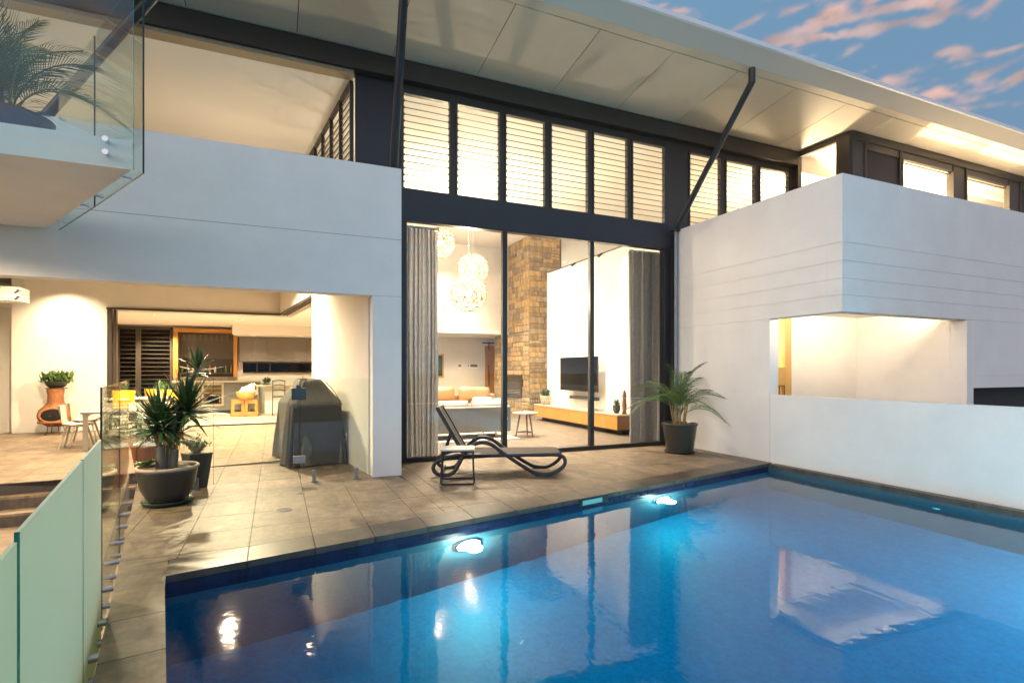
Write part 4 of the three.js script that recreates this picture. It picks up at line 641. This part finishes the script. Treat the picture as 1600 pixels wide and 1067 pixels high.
// ---------- plants ----------
function frond(L, rise, droop, nl, ll, w = 0.014, fold = 0.5) { // feather palm leaf along +z: [rachis, leaflets]
  const P = (t) => V(0, rise * L * Math.sin(t * 1.9) - droop * L * t * t, L * (t - 0.18 * droop * t * t)), pts = [0, 0.25, 0.5, 0.75, 1].map((t) => P(t).toArray()), l = [tube(pts, 0.006, 10, 5)];
  for (let i = 0; i < nl; i++) for (const s of [-1, 1]) {
    const t = 0.14 + 0.86 * (i + 0.5 * (s > 0)) / nl, p = P(t), f = P(Math.min(1, t + 0.02)).sub(P(t - 0.02)).normalize(), len = ll * Math.pow(Math.sin(Math.PI * (0.16 + 0.80 * t)), 0.7) * rr(0.88, 1.1), side = V(s, 0, 0), up = V(0, 1, 0);
    const dir = side.clone().multiplyScalar(0.80 - 0.35 * t).addScaledVector(f, 0.55 + 0.5 * t).addScaledVector(up, fold * rr(0.5, 1.1) * (1 - t)).normalize(), q = f.clone().multiplyScalar(w * 0.5);
    const a = p.clone(), b = p.clone().addScaledVector(dir, len * 0.5).add(V(0, 0.02 * len, 0)), c = p.clone().addScaledVector(dir, len).add(V(0, -0.30 * len, 0)), v = [];
    const push = (...k) => k.forEach((z) => v.push(z.x, z.y, z.z));
    const a1 = a.clone().addScaledVector(q, -0.5), a2 = a.clone().addScaledVector(q, 0.5), b1 = b.clone().sub(q), b2 = b.clone().add(q);
    push(a1, a2, b2, a1, b2, b1, b1, b2, c);
    const g = new THREE.BufferGeometry(); g.setAttribute('position', new THREE.Float32BufferAttribute(v, 3)); g.setAttribute('uv', new THREE.Float32BufferAttribute(new Float32Array(v.length / 3 * 2), 2)); g.computeVertexNormals(); l.push(g);
  }
  return mg(l);
}
function palm(o, n, L, base, lean = [0.35, 1.15], nl = 26, ll = 0.3, mats = [m.leaf, m.leafDark, m.leaf]) {
  for (let i = 0; i < n; i++) {
    const a = i * 2.4 + rr(-0.3, 0.3), k = i / n, len = L * rr(0.8, 1.1), g = frond(len, rr(0.15, 0.35), mix(0.15, 0.75, k) * rr(0.8, 1.2), nl, ll * rr(0.85, 1.1));
    const f = M('frond', g, mats[i % mats.length], o); f.rotation.set(0, 0, 0); f.rotation.order = 'YXZ'; f.rotation.y = a; f.rotation.x = -mix(lean[1], lean[0], k) + rr(-0.12, 0.12); f.position.set(Math.sin(a) * 0.05, base + rr(0, 0.1), Math.cos(a) * 0.05);
  }
}
function sword(L, w, bend) { // strap leaf along +y
  const g = new THREE.PlaneGeometry(w, L, 2, 7).translate(0, L / 2, 0), p = g.attributes.position;
  for (let i = 0; i < p.count; i++) { const t = p.getY(i) / L, x = p.getX(i) * Math.pow(Math.max(0.02, 1 - t * t * t), 1) * (0.6 + 0.8 * Math.min(1, t * 3) * (1 - 0.5 * t)); p.setXYZ(i, x, L * (t - 0.2 * bend * t * t), bend * L * t * t * 0.6 + Math.abs(x) * 0.35); }
  g.computeVertexNormals(); return g;
}
function rosette(o, x, y, z, n, L, mats) {
  const lists = mats.map(() => []);
  for (let i = 0; i < n; i++) { const k = i / n, a = i * 2.399 + rr(-0.2, 0.2); lists[i % mats.length].push(sword(L * rr(0.75, 1.08), 0.034, rr(0.1, 0.55) * (0.3 + k)).rotateX(mix(0.12, 1.75, Math.pow(k, 0.85)) + rr(-0.12, 0.12)).rotateY(a).translate(x, y - 0.10 * k, z)); }
  lists.forEach((l, i) => M('leaf_head', mg(l), mats[i], o));
}
{ // palm in the black pot by the white wall
  const o = T('potted_palm', 'green feather palm in a glossy black pot beside the white wall', 'potted palm', [5.02, 0, 0.98]);
  M('pot', lathe([[0, 0.03], [0.24, 0.03], [0.25, 0.05], [0.31, 0.5], [0.33, 0.52], [0.33, 0.555], [0.30, 0.555], [0.285, 0.5], [0, 0.48]], 48), m.pot, o); M('saucer', lathe([[0, 0], [0.27, 0], [0.285, 0.04], [0.27, 0.045], [0.25, 0.028], [0, 0.027]], 40), m.pot, o); M('soil', new THREE.CylinderGeometry(0.285, 0.285, 0.02, 28).translate(0, 0.5, 0), m.soil, o);
  for (let i = 0; i < 9; i++) { const a = i * 2.4, r = 0.05 + 0.06 * rnd(); M('stem', cyl([Math.sin(a) * r, 0.5, Math.cos(a) * r], [Math.sin(a) * r * 1.9, 0.86 + 0.12 * rnd(), Math.cos(a) * r * 1.9], 0.016, 0.009, 7), m.leafDry, o); }
  palm(o, 17, 1.0, 0.70, [0.15, 1.25], 27, 0.34, [m.leaf, m.leafBright, m.leaf]);
}
{ // palm on the near balcony
  const o = T('balcony_palm', 'bushy green palm behind the glass of the near balcony', 'potted palm', [-4.22, 3.435, 2.55]);
  M('pot', lathe([[0, 0], [0.22, 0], [0.26, 0.06], [0.33, 0.42], [0.35, 0.45], [0.31, 0.45], [0.28, 0.4], [0, 0.38]], 36), std([0.05, 0.06, 0.11], 0.4), o); M('soil', new THREE.CylinderGeometry(0.28, 0.28, 0.02, 24).translate(0, 0.39, 0), m.soil, o);
  palm(o, 22, 1.0, 0.45, [0.42, 1.35], 32, 0.36, [m.leaf, m.leafBright, m.leafDark]);
}
{ // dracaena in the wide glazed pot
  const o = T('dracaena_plant', 'spiky dracaena with three heads in a wide dark glazed pot', 'potted plant', [-3.10, 0, 1.62]);
  M('pot', lathe([[0, 0.04], [0.22, 0.04], [0.25, 0.06], [0.33, 0.22], [0.365, 0.42], [0.36, 0.46], [0.335, 0.46], [0.32, 0.4], [0, 0.38]], 56).scale(0.84, 0.9, 0.84), m.pot, o); M('rim', new THREE.TorusGeometry(0.365, 0.022, 10, 56).rotateX(Math.PI / 2).translate(0, 0.47, 0).scale(0.84, 0.9, 0.84), m.rim, o);
  M('saucer', lathe([[0, 0], [0.29, 0], [0.32, 0.05], [0.305, 0.055], [0.28, 0.03], [0, 0.03]], 44).scale(0.84, 0.9, 0.84), std([0.03, 0.045, 0.03], 0.3), o); M('soil', new THREE.CylinderGeometry(0.33, 0.33, 0.02, 30).translate(0, 0.43, 0).scale(0.84, 0.9, 0.84), m.soil, o);
  for (const [a, r, h, dx, dz] of [[0.4, 0.05, 0.95, 0.08, 0.02], [2.2, 0.06, 0.9, -0.02, 0.03], [4.0, 0.05, 0.75, -0.12, 0.04], [5.2, 0.04, 0.35, 0.0, 0.0]]) M('stem', tube([[Math.sin(a) * r, 0.4, Math.cos(a) * r], [Math.sin(a) * r + dx * 0.4, 0.4 + h * 0.4, Math.cos(a) * r + dz], [dx * 1.6, 0.25 + h, dz * 2]], 0.028, 10, 8), m.trunk, o);
  M('stem', tube([[0.1, 1.0, 0.02], [0.2, 1.3, 0], [0.30, 1.58, 0]], 0.02, 8, 8), m.trunk, o);
  M('stub', cyl([-0.05, 0.42, 0.06], [-0.06, 0.68, 0.07], 0.06, 0.055, 12), m.trunk, o); M('stub', cyl([0.06, 0.42, 0.04], [0.08, 0.62, 0.05], 0.045, 0.042, 12), m.trunk, o);
  rosette(o, 0.30, 1.60, 0, 26, 0.31, [m.leafDark, m.leaf]); rosette(o, 0.20, 1.12, 0.05, 110, 0.5, [m.leafDark, m.leaf, m.leafDark]); rosette(o, -0.06, 0.96, 0.12, 110, 0.5, [m.leafDark, m.leafDark, m.leaf]); rosette(o, 0.06, 0.84, -0.08, 60, 0.45, [m.leafDark, m.leaf]);
  const dry = []; for (let i = 0; i < 16; i++) dry.push(sword(rr(0.25, 0.4), 0.022, 0.5).rotateX(rr(2.1, 2.8)).rotateY(rnd() * 6.3).translate(rr(-0.14, 0.16), rr(0.82, 1.0), rr(-0.05, 0.1))); M('dry_leaves', mg(dry), m.leafDry, o);
  const su = []; for (let i = 0; i < 12; i++) su.push(new THREE.SphereGeometry(0.05, 10, 8).scale(0.75, 0.22, 1.2).translate(0, 0, 0.06).rotateX(-rr(0.2, 0.9)).rotateY(i * 2.4).translate(-0.19, 0.46, 0.14)); M('succulent', mg(su), m.leafBright, o);
  const tw = T('fallen_twig', 'thin dry twig lying on the tiles before the dracaena pot', 'twig', [-2.98, 0.004, 2.1]); M('twig', tube([[-0.16, 0, -0.02], [-0.03, 0.004, 0.05], [0.16, 0, 0.0]], 0.005, 14, 5), m.leafDry, tw); M('leaf_tip', sword(0.12, 0.012, 0.1).rotateX(1.5).rotateY(-1.2).translate(-0.14, 0.002, 0), m.leafDry, tw);
}
function shrub(o, n, R, Hh, base, mats, ll = 0.07, lw = 0.03) {
  const st = []; const L = mats.map(() => []);
  for (let i = 0; i < 26; i++) { const a = rnd() * 6.3, r = R * Math.sqrt(rnd()), top = [Math.sin(a) * r, base + Hh * rr(0.4, 1), Math.cos(a) * r]; st.push(tube([[Math.sin(a) * r * 0.15, base - 0.05, Math.cos(a) * r * 0.15], [Math.sin(a) * r * 0.5, base + (top[1] - base) * 0.6, Math.cos(a) * r * 0.5], top], 0.004, 6, 4));
    for (let k = 0; k < n / 26; k++) { const t = rr(0.25, 1.05), g = new THREE.PlaneGeometry(lw * rr(0.7, 1.2), ll * rr(0.7, 1.3), 2, 2), p = g.attributes.position; for (let q = 0; q < p.count; q++) { const v = p.getY(q) / ll + 0.5; p.setX(q, p.getX(q) * Math.sin(Math.PI * Math.min(0.95, 0.1 + 0.85 * v))); p.setZ(q, -0.2 * ll * v * v + 0.2 * Math.abs(p.getX(q))); } L[k % mats.length].push(g.translate(0, ll / 2, 0).rotateX(rr(0.2, 1.9)).rotateY(rnd() * 6.3).translate(top[0] * t + rr(-0.03, 0.03), base + (top[1] - base) * t + rr(-0.03, 0.03), top[2] * t + rr(-0.03, 0.03))); } }
  M('twigs', mg(st), m.trunk, o); L.forEach((l, i) => { const g = mg(l); g.computeVertexNormals(); M('foliage', g, mats[i], o); });
}
{
  const stones = (o, y, R, n) => { for (let i = 0; i < n; i++) { const g = new THREE.IcosahedronGeometry(rr(0.05, 0.085), 2), p = g.attributes.position; for (let k = 0; k < p.count; k++) { const s = 1 + 0.16 * n3(p.getX(k) * 14 + i * 9, p.getY(k) * 14, p.getZ(k) * 14); p.setXYZ(k, p.getX(k) * s * 1.2, p.getY(k) * s * 0.85, p.getZ(k) * s); } g.computeVertexNormals(); const a = i * 2.2; M('white_stone', g.translate(Math.sin(a) * R * rr(0.4, 0.9), y, Math.cos(a) * R * rr(0.4, 0.9)), m.rock, o); } };
  const a = T('brown_pot_shrub', 'leafy shrub with white stones in a reddish brown pot behind the dracaena', 'potted plant', [-3.46, 0, 0.28]); M('pot', lathe([[0, 0.02], [0.17, 0], [0.2, 0.05], [0.27, 0.5], [0.29, 0.53], [0.27, 0.545], [0.24, 0.5], [0, 0.48]], 36), m.brown, a); M('soil', new THREE.CylinderGeometry(0.245, 0.245, 0.02, 24).translate(0, 0.48, 0), m.soil, a); stones(a, 0.53, 0.2, 7); shrub(a, 420, 0.42, 0.55, 0.5, [m.leafGrey, m.leaf, m.leafBright]);
  const b = T('grey_leaf_shrub', 'small grey-green plant in a tapered dark square pot', 'potted plant', [-2.90, 0, 0.80], 0.5); { const s = new THREE.CylinderGeometry(0.2, 0.13, 0.46, 4).rotateY(Math.PI / 4).translate(0, 0.23, 0); M('pot', s.toNonIndexed(), std([0.035, 0.033, 0.03], 0.5), b); b.children[0].geometry.computeVertexNormals(); } shrub(b, 330, 0.22, 0.2, 0.46, [m.leafGrey, m.leafGrey], 0.05, 0.02);
  const gd = T('garden_hedge', 'dark hedge seen through the far left window', 'hedge', [-9.2, 0, -11]); shrub(gd, 900, 1.3, 2.8, 0.1, [m.leafDark, m.leafDark], 0.22, 0.09); M('stem', cyl([0, -0.4, 0], [0, 0.8, 0], 0.06, 0.04), m.trunk, gd);
}
{ // chiminea with planted bowl
  const o = T('clay_chiminea', 'terracotta chiminea stove on a black iron stand by the wall', 'chiminea', [-6.86, 0, -7.5], 0.06);
  const prof = [[0.02, 0.17], [0.16, 0.18], [0.27, 0.26], [0.34, 0.38], [0.35, 0.46], [0.30, 0.58], [0.20, 0.69], [0.16, 0.77], [0.155, 0.95], [0.17, 1.0], [0.175, 1.06], [0.165, 1.09], [0.12, 1.09]];
  const g = lathe(prof, 64), p = g.attributes.position; for (let i = 0; i < p.count; i++) { const x = p.getX(i), y = p.getY(i), z = p.getZ(i), a = Math.atan2(x, z), r = Math.hypot(x, z); const k = 1 + (y > 0.5 && y < 0.72 ? 0.06 * Math.max(0, Math.sin(a * 22)) : 0) + 0.015 * n3(x * 9, y * 9, z * 9); p.setX(i, x * k); p.setZ(i, z * k); }
  g.computeVertexNormals(); M('body', g, m.terra, o);
  const mouth = new THREE.SphereGeometry(0.22, 28, 18).scale(0.98, 0.68, 0.10).translate(0, 0.465, 0.325); M('fire_mouth', mouth, std([0.012, 0.009, 0.007], 0.95), o);
  const lip = new THREE.TorusGeometry(0.225, 0.034, 10, 36).scale(1.03, 0.72, 1).translate(0, 0.465, 0.31); M('mouth_lip', lip, m.terra, o);
  const ledge = new THREE.TorusGeometry(0.28, 0.03, 8, 30, Math.PI).rotateX(Math.PI / 2).scale(1, 1, 0.7).translate(0, 0.30, 0.17); M('hearth_lip', ledge, m.terra, o);
  for (const a of [0.5, -0.5, 2.6, -2.6]) M('stand_leg', tube([[Math.sin(a) * 0.2, 0.28, Math.cos(a) * 0.2], [Math.sin(a) * 0.23, 0.1, Math.cos(a) * 0.23], [Math.sin(a) * 0.25, 0.012, Math.cos(a) * 0.25], [Math.sin(a) * 0.31, 0.012, Math.cos(a) * 0.31]], 0.009, 12, 6), m.black, o);
  M('stand_ring', new THREE.TorusGeometry(0.2, 0.009, 6, 30).rotateX(Math.PI / 2).translate(0, 0.25, 0), m.black, o);
  const b = T('planted_bowl', 'dark bowl of green succulents on top of the clay chiminea', 'potted plant', [-6.86, 1.092, -7.55]); M('bowl', lathe([[0, 0], [0.1, 0], [0.2, 0.08], [0.235, 0.17], [0.22, 0.18], [0.18, 0.1], [0, 0.09]], 32), m.pot, b);
  M('plate', lathe([[0, -0.002], [0.2, 0.0], [0.23, 0.02], [0, 0.012]], 28), m.walnut, b);
  M('foliage', leafBunch(150, 0.24, 0.13, 0.065, 0.2).translate(-0.05, 0.13, 0), m.leaf, b); M('foliage', leafBunch(70, 0.14, 0.12, 0.06, 0.22).translate(0.2, 0.12, 0.02), m.leafBright, b);
}
{ // outdoor dining set
  const t = T('outdoor_table', 'long pale outdoor dining table on the covered terrace', 'table', [-5.06, 0, -5.4], 0.129);
  M('top', RB(-0.5, 0.5, 0.71, 0.75, -1.6, 1.75, 0.008), std([0.30, 0.27, 0.225], 0.35), t); for (const x of [-0.43, 0.43]) for (const z of [-1.5, 1.66]) M('leg', RB(x - 0.04, x + 0.04, 0, 0.71, z - 0.04, z + 0.04, 0.006), std([0.36, 0.33, 0.27], 0.45), t);
  M('rail', mg([B(-0.46, -0.43, 0.64, 0.709, -1.45, 1.6), B(0.43, 0.46, 0.64, 0.709, -1.45, 1.6)]), std([0.36, 0.33, 0.27], 0.45), t);
  const shell = (() => { const w = 0.5, g = new THREE.PlaneGeometry(w, 1, 12, 20), p = g.attributes.position; for (let i = 0; i < p.count; i++) { const u = p.getX(i) / w * 2, v = p.getY(i) + 0.5; const a = Math.max(0, v - 0.45) / 0.55; const z = v < 0.45 ? 0.24 - v * 0.95 : -0.19 - 0.12 * a - 0.0 * a, y = v < 0.45 ? 0.45 - 0.03 * Math.sin(v / 0.45 * Math.PI) : 0.45 + 0.40 * a; p.setXYZ(i, u * 0.25 * (1 - 0.14 * a * a), y + 0.055 * u * u * (1 - a), z + 0.09 * u * u * a); } g.computeVertexNormals(); return g; })();
  const pale = std([0.42, 0.37, 0.29], 0.55, { side: THREE.DoubleSide });
  const mk = (x, z, ry, l) => { const o = T('outdoor_chair', l, 'chair', [x, 0, z], ry, 'pale outdoor dining chairs'); M('shell', shell, pale, o); for (const [sx, sz] of [[-1, 1], [1, 1], [-1, -1], [1, -1]]) M('leg', cyl([sx * 0.25, 0, sz * 0.24], [sx * 0.15, 0.45, sz * 0.13], 0.014, 0.022), pale, o); };
  mk(-5.58, -4.35, Math.PI / 2 + 0.1, 'pale shell chair on the far side of the outdoor table, nearer end'); mk(-5.71, -5.35, Math.PI / 2 + 0.1, 'pale shell chair on the far side of the outdoor table, middle'); mk(-4.0, -4.2, -Math.PI / 2 + 0.1, 'pale shell chair on the fence side of the outdoor table, nearer end'); mk(-4.12, -5.2, -Math.PI / 2 + 0.1, 'pale shell chair on the fence side of the outdoor table, middle'); mk(-4.24, -6.2, -Math.PI / 2 + 0.1, 'pale shell chair on the fence side of the outdoor table, far end');
  const bn = T('timber_daybed', 'timber bench with a model house at the far left edge', 'bench', [-8.75, 0, -9.1]); M('seat', buv(B(-0.7, 0.42, 0.42, 0.5, -0.3, 0.3)), m.pine, bn); M('base', buv(B(-0.65, 0.38, 0.06, 0.419, -0.25, 0.25)), m.pine, bn); M('model_house', mg([B(-0.1, 0.36, 0.5, 0.86, -0.15, 0.15)]), m.paleStone, bn); M('model_roof', new THREE.CylinderGeometry(0.01, 0.32, 0.2, 4).rotateY(Math.PI / 4).translate(0.13, 0.96, 0), m.paleStone, bn);
  for (const x of [0.08, 0.22]) M('model_window', B(x, x + 0.07, 0.6, 0.7, 0.15, 0.153), m.black, bn);
}
{ // covered barbecue
  const o = T('covered_barbecue', 'barbecue under a grey fabric cover beside the white side wall', 'barbecue', [-1.42, 0, -0.98], -3.0125 + Math.PI);
  const ring = (t, n) => { const out = []; for (let i = 0; i < n; i++) { const a = (i / n) * 2 * Math.PI, c = Math.cos(a), s = Math.sin(a), e = 0.28; out.push([Math.sign(c) * Math.pow(Math.abs(c), e), Math.sign(s) * Math.pow(Math.abs(s), e), a]); } return out; };
  const lv = [[0.02, 0.43, 0.76], [0.2, 0.425, 0.755], [0.45, 0.415, 0.745], [0.75, 0.405, 0.735], [0.97, 0.40, 0.73], [1.03, 0.385, 0.70], [1.10, 0.335, 0.56], [1.22, 0.26, 0.44], [1.33, 0.19, 0.36], [1.38, 0.15, 0.31], [1.39, 0.09, 0.2], [1.392, 0.0, 0.0]], n = 120, pos = [], idx = [];
  lv.forEach(([y, a, b], k) => ring(0, n).forEach(([c, s, an]) => { const low = Math.max(0, 1 - y / 1.0), f = low * (0.052 * Math.sin(an * 17 + 1.3 * Math.sin(an * 3)) + 0.026 * Math.sin(an * 31 + y * 3)) + (y > 1 ? 0.012 * n2(c * 3 + 5, s * 3 + y * 4) : 0.008 * n2(c * 5, s * 5 + y * 5)); pos.push(c * (a + f * (a > 0 ? 1 : 0)), y + (y > 1 ? 0.02 * n2(c * 2, s * 2) * (a > 0.05 ? 1 : 0) : 0) - (k === 0 ? 0.0 : 0), s * (b + f * (b > 0 ? 1 : 0))); }));
  for (let k = 0; k < lv.length - 1; k++) for (let i = 0; i < n; i++) { const a = k * n + i, b = k * n + (i + 1) % n, c = a + n, d = b + n; idx.push(a, c, b, b, c, d); }
  const g = new THREE.BufferGeometry(); g.setAttribute('position', new THREE.Float32BufferAttribute(pos, 3)); g.setAttribute('uv', new THREE.Float32BufferAttribute(pos.flatMap((v, i) => (i % 3 === 0 ? [v + pos[i + 2], pos[i + 1]] : [])), 2)); g.setIndex(idx); g.computeVertexNormals(); g.scale(1.06, 1, 1.0); M('fabric_cover', g, m.cover, o);
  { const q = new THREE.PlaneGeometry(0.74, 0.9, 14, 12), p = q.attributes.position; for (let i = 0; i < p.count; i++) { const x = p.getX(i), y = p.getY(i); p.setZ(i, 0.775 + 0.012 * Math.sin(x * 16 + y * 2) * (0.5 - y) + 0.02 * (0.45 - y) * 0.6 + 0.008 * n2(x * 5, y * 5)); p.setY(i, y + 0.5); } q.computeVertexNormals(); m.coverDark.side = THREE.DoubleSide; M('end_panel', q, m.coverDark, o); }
  M('seam', tube([[-0.385, 0.985, 0.745], [0, 0.99, 0.775], [0.385, 0.985, 0.745]], 0.008, 12, 6), m.cover, o); M('seam', tube([[-0.2, 1.36, 0.33], [-0.3, 1.2, 0.52], [-0.385, 0.99, 0.72]], 0.007, 12, 6), m.cover, o); M('seam', tube([[0.2, 1.36, 0.33], [0.3, 1.2, 0.52], [0.385, 0.99, 0.72]], 0.007, 12, 6), m.cover, o);
  const os = T('wall_outlet', 'round grey outlet on the white side wall by the barbecue', 'outlet', [SK(-0.42) - 0.003, 0.42, -0.42], -Math.PI / 2 + 0.129); M('cap', new THREE.CylinderGeometry(0.07, 0.07, 0.03, 20).rotateX(Math.PI / 2).translate(0, 0, 0.015), m.rim, os); M('pipe_end', cyl([0, 0, 0.02], [0, 0, 0.1], 0.035), m.rim, os);
}
{ // sun lounger
  const o = T('sun_lounger', 'black sun lounger with curved frame and raised back before the glass doors', 'sun lounger', [1.16, 0, 1.43], -0.385);
  const path = [[-0.60, 0.305], [-0.80, 0.26], [-0.93, 0.20], [-0.965, 0.11], [-0.90, 0.035], [-0.73, 0.028], [-0.63, 0.11], [-0.49, 0.36], [-0.32, 0.485], [-0.13, 0.465], [0.05, 0.34], [0.33, 0.15], [0.55, 0.035], [0.76, 0.033], [0.93, 0.13], [0.96, 0.235], [0.87, 0.305], [0.58, 0.31], [0.05, 0.305], [-0.60, 0.305]];
  for (const z of [0.30, -0.30]) { const c = new THREE.CatmullRomCurve3(path.map(([x, y]) => V(x, y, z)), false, 'catmullrom', 0.5); const s = new THREE.Shape(); s.absellipse(0, 0, 0.027, 0.036, 0, 2 * Math.PI); const f = M('side_frame', new THREE.TubeGeometry(c, 150, 0.029, 10), m.plastic, o); M('foot', RB(0.52, 0.72, 0, 0.02, z - 0.03, z + 0.03, 0.006), m.plastic, f); M('foot', RB(-0.88, -0.72, 0, 0.02, z - 0.03, z + 0.03, 0.006), m.plastic, f); }
  M('crossbar', mg([cyl([0.9, 0.27, -0.3], [0.9, 0.27, 0.3], 0.018), cyl([-0.55, 0.295, -0.3], [-0.55, 0.295, 0.3], 0.018), cyl([-0.85, 0.05, -0.3], [-0.85, 0.05, 0.3], 0.018), cyl([0.15, 0.29, -0.3], [0.15, 0.29, 0.3], 0.018)]), m.plastic, o);
  M('seat_sling', RB(-0.52, 0.9, 0.322, 0.338, -0.285, 0.285, 0.007), m.sling, o);
  const bk = new THREE.Group(); const T1 = [-0.53, 0.34], T2 = [-0.90, 0.985];
  M('backrest_sling', bar([T1[0], T1[1] + 0.01, 0], [T2[0], T2[1], 0], 0.52, 0.014), m.sling, o); M('backrest_frame', mg([...[0.285, -0.285].map((z) => bar([T1[0], T1[1], z], [T2[0], T2[1], z], 0.045, 0.055)), bar([T2[0], T2[1], -0.305], [T2[0], T2[1], 0.305], 0.05, 0.05)]), m.plastic, o);
  for (const z of [0.24, -0.24]) M('back_prop', cyl([-0.72, 0.64, z], [-0.84, 0.27, z], 0.016), m.plastic, o);
  const s = T('side_table', 'small black-framed side table with a pale top by the lounger', 'side table', [0.36, 0, 1.86], -0.33);
  M('top', RB(-0.235, 0.235, 0.455, 0.478, -0.2, 0.2, 0.006), std([0.42, 0.40, 0.37], 0.5), s);
  for (const z of [0.17, -0.17]) M('leg_frame', tube([[-0.21, 0.45, z], [-0.215, 0.2, z * 1.06], [-0.225, 0.03, z * 1.14], [-0.2, 0.012, z * 1.14], [0, 0.012, z * 1.14], [0.2, 0.012, z * 1.14], [0.225, 0.03, z * 1.14], [0.215, 0.2, z * 1.06], [0.21, 0.45, z]], 0.012, 60, 8, false, 0.15), m.black, s);
  M('top_frame', mg([B(-0.22, 0.22, 0.435, 0.456, 0.155, 0.18), B(-0.22, 0.22, 0.435, 0.456, -0.18, -0.155), B(-0.222, -0.2, 0.435, 0.4555, -0.155, 0.155), B(0.2, 0.222, 0.435, 0.4555, -0.155, 0.155)]), m.black, s);
}
renderer.render(scene, camera);
